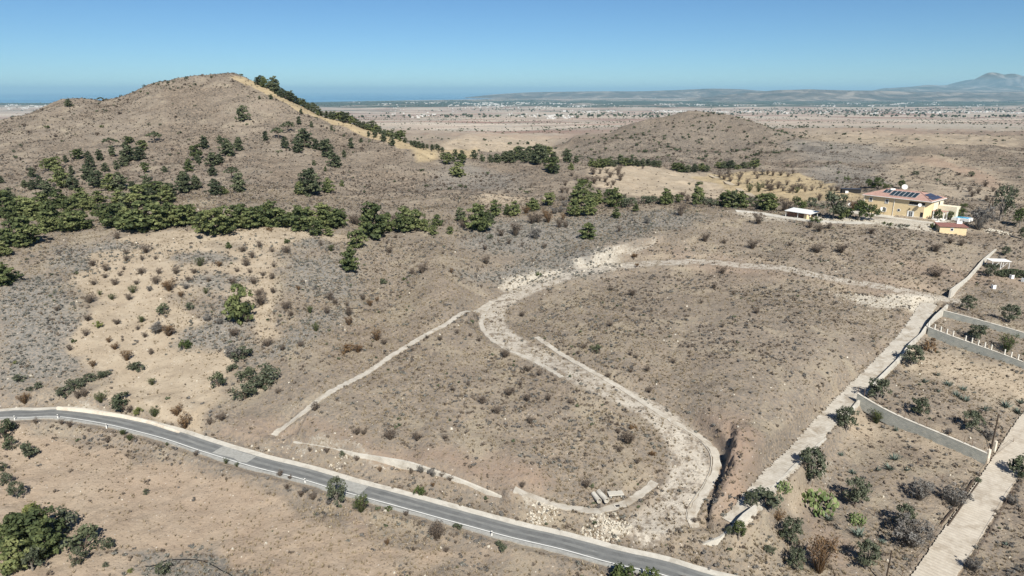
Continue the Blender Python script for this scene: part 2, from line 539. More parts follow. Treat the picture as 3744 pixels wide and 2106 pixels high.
_rm = RM.copy(); carve(loop, 3.3, loop_z, 3.0, down=0.0); RM[:] = _rm
ribr, ribr_z = road_line([(3395, 1110), (3345, 1190), (3290, 1260), (3215, 1340), (3130, 1425), (3040, 1520), (2960, 1610), (2880, 1690), (2800, 1775), (2735, 1850), (2680, 1915)], 0.34, 60)
carve(ribr, 2.0, ribr_z, 1.6, down=0.16)
strip, strip_z = road_line([(1800, 1100), (1745, 1137), (1635, 1184), (1489, 1265), (1342, 1363), (1233, 1418), (1123, 1491), (1031, 1568), (1000, 1592)], 0.5, 20)
carve(strip, 0.9, strip_z, 1.5, down=0.12)
swalk, swalk_z = road_line([(1880, 1788), (1950, 1818), (2026, 1845), (2110, 1866), (2190, 1866), (2282, 1843), (2340, 1805), (2395, 1762)], 0.8, 16)
carve(swalk, 0.9, swalk_z, 1.2, down=0.12)
lwalk, lwalk_z = road_line([(1790, 1110), (1768, 1150), (1760, 1190), (1790, 1235), (1850, 1275), (1930, 1310), (2000, 1345), (2055, 1380)], 0.8, 10)
carve(lwalk, 0.8, lwalk_z, 1.2, down=0.12)
rwalk, rwalk_z = road_line([(1960, 1232), (2060, 1300), (2170, 1360), (2280, 1425), (2380, 1490), (2470, 1545), (2560, 1600), (2610, 1650), (2618, 1710), (2590, 1780), (2555, 1830), (2530, 1880), (2545, 1930)], 0.8, 16)
carve(rwalk, 0.9, rwalk_z, 1.2, down=0.12)
carve(asph, 3.2, asph_z, 2.6)
ydr, ydr_z = road_line([(2690, 772), (2790, 783), (2880, 797), (2960, 806), (3040, 812), (3110, 815), (3180, 815)], 1.0, 20, cap=330)
carve(ydr, 2.4, ydr_z + .1, 2.0, down=.12)
path, path_z = road_line([(2500, 620), (2600, 640), (2700, 690), (2780, 722), (2850, 735)], 2.0, 10, cap=700)

# ------------------------------------------------------------------ zones of ground cover (masks per vertex, fixed to the ground)
def lnpoly(px_pts, cap=None):
    return [(lambda q: (q[0] / q[1], math.log(q[1])))(at(px, py, cap)) for px, py in px_pts]
LN = np.log(YY)
wx = (fbm(XX, YY, 6, 3, 51)); wy = (fbm(XX, YY, 6, 3, 61))
near_rows = YY[:, 0] < 3000
def zone(px_pts, soft=0.013, warp=4.0, cap=1500):
    poly = lnpoly(px_pts, cap); line = poly + [poly[0]]
    a0 = min(p[0] for p in poly) - .06; a1 = max(p[0] for p in poly) + .06; l0 = min(p[1] for p in poly) - .06; l1 = max(p[1] for p in poly) + .06
    idx = np.nonzero((AA > a0) & (AA < a1) & (LN > l0) & (LN < l1))
    x = AA[idx] + warp * wx[idx] / YY[idx]; y = LN[idx] + warp * wy[idx] / YY[idx]
    d, t, s, L = poly_dist(x, y, line)
    ins = np.zeros(x.shape, bool)
    for (x0, y0), (x1, y1) in zip(line[:-1], line[1:]):
        ins ^= ((y0 > y) != (y1 > y)) & (x < (x1 - x0) * (y - y0) / (y1 - y0 + 1e-12) + x0)
    m = np.clip(0.5 + np.where(ins, d, -d) / (2 * soft), 0, 1)
    out = np.zeros(XX.shape); out[idx] = m
    return out
def SP(pts): return [S(*p) for p in pts]
straw = np.zeros(XX.shape); sage = straw.copy(); marl = straw.copy(); red = straw.copy(); gold = straw.copy(); weed = straw.copy()
def mx(a, b): return np.maximum(a, b)
for pl in [[(300,590),(500,578),(870,590),(905,606),(800,612),(700,622),(680,640),(600,606),(420,622),(320,610)],
           [(240,640),(430,612),(600,622),(690,640),(700,740),(690,850),(640,840),(600,740),(440,740),(250,765),(175,720)],
           [(590,585),(655,585),(680,680),(690,760),(690,842),(640,842),(650,740),(620,640)],
           [(225,772),(400,742),(560,830),(590,900),(545,1000),(500,1080),(380,1040),(250,1000),(290,950),(180,900),(190,850)]]:
    straw = mx(straw, zone(SP(pl)))
straw = mx(straw, zone([(2150, 618), (2300, 604), (2420, 612), (2560, 640), (2640, 660), (2740, 700), (2700, 720), (2480, 716), (2320, 718), (2250, 700), (2180, 670)]))
gold = mx(gold, zone([(2530, 650), (2680, 632), (2850, 628), (2960, 650), (3060, 690), (3160, 706), (3140, 735), (2900, 742), (2760, 718), (2640, 680)]))
gold = mx(gold, zone(SP([(575,192),(620,190),(700,243),(760,268),(860,296),(930,318),(1000,350),(1075,388),(1000,372),(900,335),(800,296),(700,250),(640,222)]), soft=0.004, warp=1))
gold = mx(gold, zone(SP([(1040,385),(1100,372),(1200,372),(1200,388),(1100,402),(1050,408)]), warp=1))
straw = mx(straw, .75 * zone(SP([(1200,490),(1260,480),(1330,500),(1300,520),(1210,515)])))
for pl in [[(130,625),(300,600),(430,635),(300,660),(230,690),(120,680)], [(0,700),(150,700),(200,830),(170,960),(0,960)], [(600,600),(720,625),(690,660),(600,650)], [(720,640),(900,660),(900,760),(740,730)], [(1180,560),(1700,530),(1790,545),(1600,600),(1350,640),(1180,620)]]:
    sage = mx(sage, .8 * zone(SP(pl), soft=.02))
field = zone(SP([(-300,1085),(60,1072),(200,1120),(420,1180),(600,1228),(780,1290),(900,1335),(960,1378),(1040,1398),(1250,1412),(1500,1445),(1500,1600),(-300,1600)]))
straw = mx(straw, .8 * field); red = mx(red, .5 * field)
berm = zone(SP([(250,1380),(400,1372),(560,1395),(700,1450),(300,1450),(340,1420)])); straw = straw * (1 - .8 * berm)
berm2 = zone(SP([(980,1450),(1100,1425),(1250,1415),(1420,1425),(1700,1480),(1000,1500)])); straw *= (1 - .8 * berm2); red *= (1 - berm) * (1 - berm2)
sage = mx(sage, .5 * berm)
for pl in [[(2230,860),(2500,920),(2600,960),(2600,1020),(2480,1000),(2300,930)], [(2190,1040),(2290,1080),(2420,1150),(2330,1140),(2180,1070)], [(2120,1020),(2250,1060),(2240,1120),(2130,1100)], [(1900,1240),(2100,1200),(2000,1300),(1850,1350)]]:
    straw = mx(straw, .75 * zone(SP(pl), soft=.02))
for pl in [[(2050,560),(2200,500),(2330,450),(2500,425),(2640,405),(2780,430),(2900,480),(2960,540),(2900,590),(2600,600),(2300,600),(2120,600)]]:
    hz_m = zone(pl, soft=.03, cap=1200); sage = mx(sage, .15 * hz_m)
for pl in [[(440,690),(520,680),(640,700),(640,725),(520,735),(440,720)],[(420,640),(560,625),(600,650),(560,670),(430,665)],[(430,860),(560,760),(640,820),(560,840),(430,870)],[(430,830),(560,800),(640,870),(520,890)],[(1380,630),(1560,640),(1500,700),(1250,720),(1150,690)],[(640,900),(860,760),(900,800),(700,900)],[(740,600),(800,590),(840,620),(760,625)]]:
    zz_ = zone(SP(pl), soft=.015); sage = mx(sage, .85 * zz_); straw *= (1 - .75 * zz_)
for pl in [[(2850,520),(3100,510),(3300,560),(3200,600),(2950,590)],[(2950,600),(3250,610),(3300,680),(3050,690),(2950,650)],[(1560,690),(1900,700),(1900,640),(1650,590)],[(3400,640),(3560,690),(3700,760),(3500,720)]]:
    zz_ = zone(pl, soft=.02, cap=1200); sage = mx(sage, .6 * zz_)
for pl, k_ in [([(3150,640),(3400,560),(3600,600),(3800,700),(3800,760),(3500,730),(3300,700)], .5), ([(1400,520),(1800,470),(2050,500),(1950,560),(1700,545),(1500,540)], .8), ([(2850,470),(3300,480),(3744,500),(3744,540),(3300,540),(2950,520)], .55), ([(1900,560),(2080,540),(2100,600),(1950,590)], .5), ([(2700,700),(2900,745),(3150,740),(3160,706),(3050,690),(2960,700)], .6)]:
    straw = mx(straw, k_ * zone(pl, soft=.02, cap=1600))
for pl in [[(3330,572),(3420,572),(3560,615),(3650,655),(3660,705),(3560,655),(3440,612),(3350,592)]]:
    red = mx(red, .9 * zone(pl, soft=.008, cap=1200))
for pl, k in [([(600,1060),(760,1080),(900,1100),(1130,1125),(1330,1170),(1380,1220),(1330,1250),(1150,1180),(960,1140),(720,1090)], .75), ([(1790,1040),(1870,1060),(1900,1120),(1890,1230),(1880,1290),(1800,1310),(1790,1230),(1830,1140)], .85),
              ([(1620,620),(1760,650),(1900,650),(1980,700),(1800,690),(1700,660)], .5), ([(2040,700),(2200,690),(2370,720),(2300,750),(2150,730)], .5), ([(560,1080),(700,1075),(690,1095),(560,1095)], .5), ([(870,1270),(960,1350),(900,1350)], .6), ([(2020,1310),(2120,1340),(2160,1440),(2020,1400)], .6), ([(2200,640),(2576,700),(2576,720),(2300,690)], .5)]:
    red = mx(red, k * zone(SP(pl), soft=.02))
for pl, k in [([(1430,655),(1520,620),(1620,600),(1660,590),(1640,625),(1560,660),(1470,690)], .55), ([(1280,700),(1400,670),(1440,690),(1260,735)], .8), ([(1340,1280),(1400,1275),(1420,1300),(1350,1310)], .9), ([(1480,1310),(1560,1310),(1580,1350),(1500,1345)], .9),
              ([(1150,1210),(1300,1240),(1400,1290),(1300,1290),(1160,1240)], .35), ([(-100,1020),(200,1015),(450,1085),(520,1100),(520,1150),(300,1080),(100,1050),(-100,1060)], .5), ([(520,1100),(800,1105),(1000,1160),(980,1180),(700,1130)], .5),
              ([(2100,740),(2360,745),(2420,730),(2350,780),(2290,790),(2180,770)], .8), ([(2000,1150),(2080,1140),(2060,1200)], .5), ([(1830,535),(1960,543),(2200,552),(2400,575),(2440,585),(2100,562),(1900,552)], .8),
              ([(2180,545),(2400,560),(2400,590),(2250,575),(2130,560)], .75), ([(2550,430),(2760,440),(2700,455),(2560,448)], .4)]:
    marl = mx(marl, k * zone(SP(pl), soft=.012))
# weeds and pale dust along the loop track
d, t, s, L = poly_dist(XX[near_rows], YY[near_rows], loop[::3])
tr = np.zeros(XX.shape); tr[near_rows] = np.clip((3.9 - d) / 1.2, 0, 1)
# drifts on the back sides of hills and banks get plain scrub
hillmask = np.clip((YY - 260) / 60, 0, 1)
# tall dry weeds (darker, used by the scattered tufts)
scrubw = np.clip(1 - straw * .85 - gold * .8 - marl * .7 - red * .5 - tr * .8, 0.03, 1)

me = None
ny, nx = XX.shape
verts = np.column_stack([XX.ravel(), YY.ravel(), Hm.ravel()])
ii = np.arange(ny * nx).reshape(ny, nx)
quads = np.column_stack([ii[:-1, :-1].ravel(), ii[:-1, 1:].ravel(), ii[1:, 1:].ravel(), ii[1:, :-1].ravel()])
z1 = np.column_stack([straw.ravel(), sage.ravel(), marl.ravel(), np.ones(ny * nx)])
z2 = np.column_stack([red.ravel(), gold.ravel(), tr.ravel(), np.ones(ny * nx)])

def ground_material():
    m, nt, b = new_mat('dry_ground', 0.97, 0.05)
    geo = nt.nodes.new('ShaderNodeNewGeometry'); pos = geo.outputs['Position']
    a1 = nt.nodes.new('ShaderNodeAttribute'); a1.attribute_name = 'zone_a'
    a2 = nt.nodes.new('ShaderNodeAttribute'); a2.attribute_name = 'zone_b'
    s1 = nt.nodes.new('ShaderNodeSeparateColor'); nt.links.new(a1.outputs['Color'], s1.inputs[0])
    s2 = nt.nodes.new('ShaderNodeSeparateColor'); nt.links.new(a2.outputs['Color'], s2.inputs[0])
    big = noise(nt, pos, 0.03, 5, 0.6); mid = noise(nt, pos, 0.22, 5, 0.65); fine = noise(nt, pos, 1.5, 5, 0.7); grit = noise(nt, pos, 5.0, 4, 0.75)
    # scrub ground: grey brown with tan soil between
    soil = ramp(nt, mid, [(0.3, (.240, .190, .143)), (0.7, (.320, .258, .196))])
    scr = ramp(nt, big, [(0.3, (.190, .152, .120)), (0.5, (.205, .176, .148)), (0.7, (.158, .138, .118))])
    cov = ramp(nt, fine, [(0.42, 0.0), (0.58, 1.0)])
    base = mixc(nt, cov.outputs[0], soil.outputs[0], scr.outputs[0])
    # broad patches of thin dry grass and of bare stony soil
    pat = noise(nt, pos, .085, 6, .62, .8)
    base = mixc(nt, ramp(nt, pat, [(0.50, 0.0), (0.68, .75)]).outputs[0], base, (.345, .290, .215))
    base = mixc(nt, ramp(nt, pat, [(0.30, .55), (0.44, 0.0)]).outputs[0], base, (.150, .128, .104))
    hp_ = nt.nodes.new('ShaderNodeAttribute'); hp_.attribute_name = 'cover_shade'      # denser brown scrub on the hills, plus gully shading painted as darker colour
    base = mixc(nt, hp_.outputs['Fac'], base, mixc(nt, ramp(nt, noise(nt, pos, .8, 6, .8), [(0.42, 0.0), (0.56, 1.0)]).outputs[0], (.270, .212, .160), ramp(nt, big, [(0.35, (.098, .088, .076)), (0.65, (.125, .100, .078))]).outputs[0]))
    # sage
    sg = ramp(nt, fine, [(0.40, (.290, .245, .200)), (0.5, (.215, .205, .190)), (0.62, (.135, .130, .115))])
    base = mixc(nt, s1.outputs[1], base, sg.outputs[0])
    st = ramp(nt, mid, [(0.25, (.290, .230, .168)), (0.5, (.370, .300, .222)), (0.75, (.430, .360, .275))])
    st2 = mixc(nt, ramp(nt, grit, [(0.58, 0.0), (0.75, .55)]).outputs[0], st.outputs[0], (.20, .155, .11))
    def edge(mask, lo=.35, hi=.65, amt=.5):       # ragged edge from noise
        ad = nt.nodes.new('ShaderNodeMath'); ad.operation = 'MULTIPLY_ADD'
        nt.links.new(fine, ad.inputs[0]); ad.inputs[1].default_value = amt
        ad2 = nt.nodes.new('ShaderNodeMath'); ad2.operation = 'SUBTRACT'; nt.links.new(mask, ad.inputs[2])
        nt.links.new(ad.outputs[0], ad2.inputs[0]); ad2.inputs[1].default_value = amt * .5
        return ramp(nt, ad2.outputs[0], [(lo, 0.0), (hi, 1.0)]).outputs[0]
    base = mixc(nt, edge(s1.outputs[0], .2, .75), base, st2)
    gd = ramp(nt, mid, [(0.3, (.320, .245, .150)), (0.7, (.420, .335, .215))])
    base = mixc(nt, edge(s2.outputs[1], .3, .7, .4), base, gd.outputs[0])
    rd = ramp(nt, fine, [(0.3, (.265, .180, .130)), (0.7, (.375, .275, .210))])
    rfac = nt.nodes.new('ShaderNodeMath'); rfac.operation = 'MULTIPLY'; nt.links.new(s2.outputs[0], rfac.inputs[0]); nt.links.new(ramp(nt, big, [(0.3, .35), (0.65, 1.0)]).outputs[0], rfac.inputs[1])
    base = mixc(nt, rfac.outputs[0], base, rd.outputs[0])
    mr = ramp(nt, fine, [(0.3, (.40, .345, .275)), (0.7, (.56, .51, .43))])
    base = mixc(nt, edge(s1.outputs[2], .3, .7, .8), base, mr.outputs[0])
    tk = ramp(nt, mid, [(0.35, (.42, .365, .30)), (0.7, (.52, .47, .40))])
    tmask = nt.nodes.new('ShaderNodeMath'); tmask.operation = 'MULTIPLY'; nt.links.new(s2.outputs[2], tmask.inputs[0]); nt.links.new(ramp(nt, noise(nt, pos, .55, 6, .7), [(0.40, 0.0), (0.52, 1.0)]).outputs[0], tmask.inputs[1])
    base = mixc(nt, tmask.outputs[0], base, tk.outputs[0])
    # small stones and dark twigs
    vo = nt.nodes.new('ShaderNodeTexVoronoi'); vo.inputs['Scale'].default_value = 1.3; nt.links.new(pos, vo.inputs['Vector'])
    dk = ramp(nt, vo.outputs['Distance'], [(0.10, .55), (0.22, 0.0)])
    base = mixc(nt, dk.outputs[0], base, (.085, .070, .052))
    vs = nt.nodes.new('ShaderNodeTexVoronoi'); vs.inputs['Scale'].default_value = 0.8; nt.links.new(pos, vs.inputs['Vector'])
    ws = ramp(nt, vs.outputs['Distance'], [(0.06, .8), (0.11, 0.0)])
    base = mixc(nt, ws.outputs[0], base, (.55, .50, .44))
    # the far plain: patchwork of ploughed and stubble fields, groves
    sx = nt.nodes.new('ShaderNodeSeparateXYZ'); nt.links.new(pos, sx.inputs[0])
    mp = nt.nodes.new('ShaderNodeMapping'); mp.inputs['Scale'].default_value = (1 / 420, 1 / 260, 0); mp.inputs['Rotation'].default_value = (0, 0, .3); nt.links.new(pos, mp.inputs[0])
    vf = nt.nodes.new('ShaderNodeTexVoronoi'); vf.inputs['Scale'].default_value = 1.0; vf.inputs['Randomness'].default_value = .9; nt.links.new(mp.outputs[0], vf.inputs['Vector'])
    sc = nt.nodes.new('ShaderNodeSeparateColor'); nt.links.new(vf.outputs['Color'], sc.inputs[0])
    fld = ramp(nt, sc.outputs[0], [(0.0, (.42, .335, .27)), (0.2, (.36, .26, .21)), (0.36, (.28, .185, .15)), (0.5, (.44, .36, .29)), (0.66, (.37, .325, .27)), (0.8, (.25, .16, .13)), (0.88, (.50, .42, .34))], 'CONSTANT')
    nz = noise(nt, pos, 0.004, 6, .65)
    fld2 = mixc(nt, ramp(nt, nz, [(0.45, 0.0), (0.65, .8)]).outputs[0], fld.outputs[0], (.33, .295, .245))
    grn = noise(nt, pos, 0.0011, 7, .7)
    gband = ramp(nt, sx.outputs[1], [(0.0, 0.0), (1.0, 1.0)])
    mr_ = nt.nodes.new('ShaderNodeMapRange'); mr_.inputs[1].default_value = 0; mr_.inputs[2].default_value = 30000; nt.links.new(sx.outputs[1], mr_.inputs[0])
    gb = ramp(nt, mr_.outputs[0], [(0.0, 0.0), (0.08, 0.02), (0.20, 0.04), (0.245, .10), (0.27, .16), (0.31, 0.03), (0.36, .25), (0.50, .33), (0.62, .18), (0.9, 0.12)])
    ga = nt.nodes.new('ShaderNodeMath'); ga.operation = 'ADD'; nt.links.new(grn, ga.inputs[0]); nt.links.new(gb.outputs[0], ga.inputs[1])
    gm = ramp(nt, ga.outputs[0], [(0.66, 0.0), (0.74, 1.0)])
    fld3 = mixc(nt, gm.outputs[0], fld2, (.060, .072, .050))
    vt = nt.nodes.new('ShaderNodeTexVoronoi'); vt.inputs['Scale'].default_value = 1 / 45; nt.links.new(pos, vt.inputs['Vector'])
    fld3 = mixc(nt, ramp(nt, vt.outputs['Distance'], [(0.08, .85), (0.16, 0.0)]).outputs[0], fld3, (.065, .070, .045))
    fy = nt.nodes.new('ShaderNodeMapRange'); fy.inputs[1].default_value = 820; fy.inputs[2].default_value = 1500; nt.links.new(sx.outputs[1], fy.inputs[0])
    base = mixc(nt, fy.outputs[0], base, fld3)
    nt.links.new(base, b.inputs['Base Color'])
    ad = nt.nodes.new('ShaderNodeMath'); ad.operation = 'MULTIPLY_ADD'; ad.inputs[1].default_value = .35; nt.links.new(grit, ad.inputs[0]); nt.links.new(fine, ad.inputs[2])
    bump(nt, b, ad.outputs[0], 0.45, 0.7)
    return m
M_ground = ground_material()
gme = np_mesh('ground', verts, quads, [M_ground], smooth=True, attrs={'cover_shade': ('FLOAT', 'POINT', (np.clip((YY - 255) / 60, 0, 1) * np.clip((1100 - YY) / 300, 0, 1) * np.clip(.62 + .8 * fbm(XX, YY, 40, 3, 301) + 2.2 * (.36 - ridged) + 1.1 * fbm(XX, YY, 7, 3, 311), 0, 1) * .95 + .95 * hz_m * (.7 + 1.2 * fbm(XX, YY, 22, 3, 321))).clip(0, 1).ravel()), 'zone_a': ('FLOAT_COLOR', 'POINT', z1), 'zone_b': ('FLOAT_COLOR', 'POINT', z2)})  # hill scrub mask, raised in gullies so their shading is in the colour
ground = link(bpy.data.objects.new('ground', gme)); tag(ground, kind='structure')
# lower sheet under everything, out to the horizon and behind the camera
sk = MB(); sk.add([(-260000, -3000, -420), (260000, -3000, -420), (260000, 300000, -420), (-260000, 300000, -420)], [(0, 1, 2, 3)])
M_soil = mat_plain('under_soil', (.26, .2, .15), .95)
tag(sk.build('lower_ground', M_soil), kind='structure')
bk = MB(); bk.add([(-82, 34.0, float(Hm[0, 0])), (82, 34.0, float(Hm[0, -1])), (700, -400, -6), (-700, -400, -6)], [(0, 3, 2, 1)])
tag(bk.build('terrain_behind', M_soil), kind='structure')

# ------------------------------------------------------------------ sea, far ridges, mountain
def sea_material():
    m, nt, b = new_mat('sea_water', 0.28, 0.5)
    geo = nt.nodes.new('ShaderNodeNewGeometry')
    mp = nt.nodes.new('ShaderNodeMapping'); mp.inputs['Scale'].default_value = (1 / 9000, 1 / 2600, 0); nt.links.new(geo.outputs['Position'], mp.inputs[0])
    f = noise(nt, mp.outputs[0], 1.0, 4, .6)
    r = ramp(nt, f, [(0.38, (.050, .150, .235)), (0.5, (.075, .20, .30)), (0.56, (.15, .30, .40)), (0.7, (.055, .165, .255))])
    nt.links.new(r.outputs[0], b.inputs['Base Color'])
    bump(nt, b, noise(nt, geo.outputs['Position'], .02, 3), 4, .4)
    return m
M_sea = sea_material()
SEAZ = -181.0
sx = [-260000, 260000]; 
sv = []; sf = []
xs = np.linspace(-130000, 130000, 27); ysq = np.concatenate([[11500], np.geomspace(12500, 160000, 20)])
sg = np.array([(x, y, SEAZ) for y in ysq for x in xs]); k = len(xs)
q = np.array([(j * k + i, j * k + i + 1, (j + 1) * k + i + 1, (j + 1) * k + i) for j in range(len(ysq) - 1) for i in range(k - 1)])
sea = link(bpy.data.objects.new('sea', np_mesh('sea', sg, q, [M_sea]))); tag(sea, kind='structure')

def ridge_material(name, c1, c2, c3, sc):
    m, nt, b = new_mat(name, .95, .05)
    geo = nt.nodes.new('ShaderNodeNewGeometry')
    f = noise(nt, geo.outputs['Position'], sc, 7, .68, .6)
    r = ramp(nt, f, [(0.36, c1), (0.5, c2), (0.62, c3)])
    nt.links.new(r.outputs[0], b.inputs['Base Color'])
    return m
M_ridge = ridge_material('far_ridge', (.050, .052, .044), (.115, .098, .082), (.27, .225, .18), .0014)
M_mount = ridge_material('far_mountain', (.050, .055, .045), (.090, .085, .072), (.27, .24, .21), .0011)
def far_range(name, prof, Y0, depth, mat, seed, amp, nxn=260, nyn=60, base=-215):
    """heightfield range: skyline given as (photo px, py) at distance Y0"""
    pts = [(ray(px, py)[0] * Y0, CAMZ + ray(px, py)[1] * Y0) for px, py in prof]
    xs = np.linspace(pts[0][0], pts[-1][0], nxn); top = np.interp(xs, [p[0] for p in pts], [p[1] for p in pts])
    top = smooth1(top, 3)
    t = np.linspace(-1, 1, nyn)
    X, T = np.meshgrid(xs, t); TOP = np.tile(top, (nyn, 1))
    Yg = Y0 + T * depth
    sh = np.clip(1 - np.abs(T), 0, 1) ** 1.15
    n1 = fbm(X, Yg, amp * 9, 5, seed)
    Zg = base + (TOP - base) * np.clip(sh + (1 - sh) * sh * 2.0 * n1, 0, 1.03) - amp * 0.55 * np.abs(fbm(X, Yg, amp * 4, 5, seed + 9)) * np.clip(np.abs(T) * 6, 0, 1) * sh
    v = np.column_stack([X.ravel(), Yg.ravel(), Zg.ravel()])
    i2 = np.arange(nyn * nxn).reshape(nyn, nxn)
    f = np.column_stack([i2[:-1, :-1].ravel(), i2[:-1, 1:].ravel(), i2[1:, 1:].ravel(), i2[1:, :-1].ravel()])
    o = link(bpy.data.objects.new(name, np_mesh(name, v, f, [mat], smooth=True))); tag(o, kind='structure')
    return o
far_range('far_ridge', [(1650, 362), (1800, 345), (1950, 336), (2150, 333), (2350, 333), (2480, 328), (2600, 322), (2700, 325), (2800, 333), (3000, 334), (3300, 331), (3600, 329), (3900, 329), (4400, 333), (4900, 350)], 25000, 4500, M_ridge, 3, 110)
far_range('low_hills', [(2450, 372), (2600, 352), (2750, 336), (2850, 328), (2950, 325), (3080, 329), (3200, 330), (3400, 336), (3600, 338), (3800, 334), (4100, 330), (4500, 345), (4900, 380)], 18500, 3000, M_ridge, 13, 130)
far_range('mountain_foothills', [(3060, 345), (3180, 332), (3300, 320), (3380, 316), (3450, 320), (3600, 318), (3750, 312), (3900, 318), (4200, 322), (4700, 340)], 27000, 3500, M_mount, 23, 200)
far_range('mountain', [(3150, 340), (3250, 322), (3330, 317), (3400, 309), (3440, 312), (3530, 306), (3560, 292), (3590, 275), (3620, 261), (3645, 263), (3670, 272), (3700, 265), (3720, 270), (3744, 279), (3800, 290), (3900, 280), (4050, 300), (4300, 310), (4600, 322), (4900, 345)], 31000, 4200, M_mount, 33, 230)

# ------------------------------------------------------------------ haze: one closed box of even air
M_haze = bpy.data.materials.new('haze'); M_haze.use_nodes = True
nt = M_haze.node_tree; nt.nodes.clear()
out = nt.nodes.new('ShaderNodeOutputMaterial'); pv = nt.nodes.new('ShaderNodeVolumePrincipled')
pv.inputs['Color'].default_value = (.50, .82, 1.0, 1); pv.inputs['Density'].default_value = 2.7e-5; pv.inputs['Anisotropy'].default_value = 0.0
nt.links.new(pv.outputs[0], out.inputs['Volume'])
hz = MB(); hz.box((0, 130000, 0), (560000, 400000, 2)); 
hz.v = [(x, y, -430.0 if z < 0 else 480.0) for x, y, z in hz.v]
tag(hz.build('haze', M_haze), kind='stuff')
# ------------------------------------------------------------------ vegetation: materials
def leaf_mat(name, lo, mid, hi, trans=0.25, rand=0.25):
    m, nt, b = new_mat(name, 0.75, 0.2)
    at_ = nt.nodes.new('ShaderNodeAttribute'); at_.attribute_name = 'tint'
    oi = nt.nodes.new('ShaderNodeObjectInfo')
    ad = nt.nodes.new('ShaderNodeMath'); ad.operation = 'MULTIPLY_ADD'; ad.inputs[1].default_value = rand
    nt.links.new(oi.outputs['Random'], ad.inputs[0]); 
    sb = nt.nodes.new('ShaderNodeMath'); sb.operation = 'SUBTRACT'; sb.inputs[1].default_value = rand / 2
    nt.links.new(at_.outputs['Fac'], ad.inputs[2]); nt.links.new(ad.outputs[0], sb.inputs[0])
    r = ramp(nt, sb.outputs[0], [(0.0, lo), (0.5, mid), (1.0, hi)])
    nt.links.new(r.outputs[0], b.inputs['Base Color'])
    tr = nt.nodes.new('ShaderNodeBsdfTranslucent'); nt.links.new(r.outputs[0], tr.inputs[0])
    mx_ = nt.nodes.new('ShaderNodeMixShader'); mx_.inputs[0].default_value = trans
    nt.links.new(b.outputs[0], mx_.inputs[1]); nt.links.new(tr.outputs[0], mx_.inputs[2])
    nt.links.new(mx_.outputs[0], nt.nodes['Material Output'].inputs[0])
    return m
M_pine = leaf_mat('pine_needles', (.060, .078, .034), (.122, .146, .058), (.225, .240, .100), .25, .7)
M_pinedark = leaf_mat('dark_needles', (.048, .060, .036), (.094, .110, .062), (.172, .186, .104), .25, .6)
M_olive = leaf_mat('olive_leaves', (.050, .062, .036), (.095, .108, .066), (.165, .175, .120))
M_twig = leaf_mat('dry_twigs', (.080, .060, .046), (.150, .116, .090), (.235, .190, .150), .15)
M_scrub = leaf_mat('scrub_leaves', (.115, .088, .066), (.195, .155, .120), (.275, .225, .178), .25)
M_rust = leaf_mat('rusty_leaves', (.090, .050, .026), (.165, .098, .050), (.24, .160, .085), .15)
M_green = leaf_mat('shrub_leaves', (.040, .060, .022), (.075, .100, .034), (.150, .170, .060))
M_yell = leaf_mat('yellow_green_leaves', (.10, .12, .03), (.17, .19, .06), (.26, .26, .10))
M_cact = leaf_mat('cactus_pads', (.090, .130, .045), (.170, .215, .085), (.29, .33, .15), .05)
M_agave = leaf_mat('agave_leaves', (.080, .105, .085), (.130, .160, .130), (.20, .235, .19), .05)
M_grey = leaf_mat('grey_twigs', (.105, .094, .084), (.180, .166, .150), (.26, .245, .225), .2)
M_straw = leaf_mat('dry_grass', (.20, .155, .10), (.34, .27, .18), (.46, .38, .265), .2)
M_sagel = leaf_mat('sage_leaves', (.11, .105, .085), (.185, .18, .155), (.27, .26, .235), .1)
M_bark = mat_plain('bark', (.13, .10, .078), .95, .3, 6, bmp=.02)
M_barkg = mat_plain('grey_bark', (.20, .175, .15), .95, .3, 6, bmp=.02)

def leaf_cloud(cent, rad, npc, size, flat=0.5, seed=0, asp=1.6, tint=None, updir=0.35):
    """small leaf-clump faces spread through ellipsoid clumps. returns verts, quads, tint"""
    g = np.random.default_rng(seed)
    V = []; T = []
    k = len(cent)
    cent = np.asarray(cent); rad = np.asarray(rad)
    idx = np.repeat(np.arange(k), npc)
    m = len(idx)
    d = g.normal(size=(m, 3)); d /= np.linalg.norm(d, axis=1)[:, None]
    rr = g.random(m) ** 0.45
    p = cent[idx] + d * (rr * rad[idx])[:, None] * np.array([1, 1, flat])
    nrm = d * np.array([1, 1, 1.2]) + g.normal(size=(m, 3)) * 0.55 + np.array([0, 0, updir]); nrm /= np.linalg.norm(nrm, axis=1)[:, None]
    t = np.cross(nrm, g.normal(size=(m, 3))); t /= np.linalg.norm(t, axis=1)[:, None] + 1e-9
    bb = np.cross(nrm, t)
    s = size * (0.6 + 0.8 * g.random(m))[:, None]
    q = np.stack([p - t * s * asp / 2, p + bb * s * .5, p + t * s * asp / 2, p - bb * s * .5], 1)
    ct = g.random(k) * .7 + .15
    tt = np.clip(ct[idx] + g.normal(size=m) * .16, 0, 1)
    return q.reshape(-1, 3), np.arange(m * 4).reshape(m, 4), np.repeat(tt, 4)

def cloud_mesh(name, parts, mat):
    vs, fs, ts = [], [], []; b = 0
    for v, f, t in parts:
        vs.append(v); fs.append(f + b); ts.append(t); b += len(v)
    return np_mesh(name, np.concatenate(vs), np.concatenate(fs), [mat], attrs={'tint': ('FLOAT', 'POINT', np.concatenate(ts))})

def limb_mesh(name, segs, mat, n=5):
    m = MB()
    for pts, rad in segs: m.tube(pts, rad, n, cap=False)
    me = bpy.data.meshes.new(name); me.from_pydata(m.v, [], m.f); me.materials.append(mat)
    me.polygons.foreach_set('use_smooth', [True] * len(me.polygons))
    return me

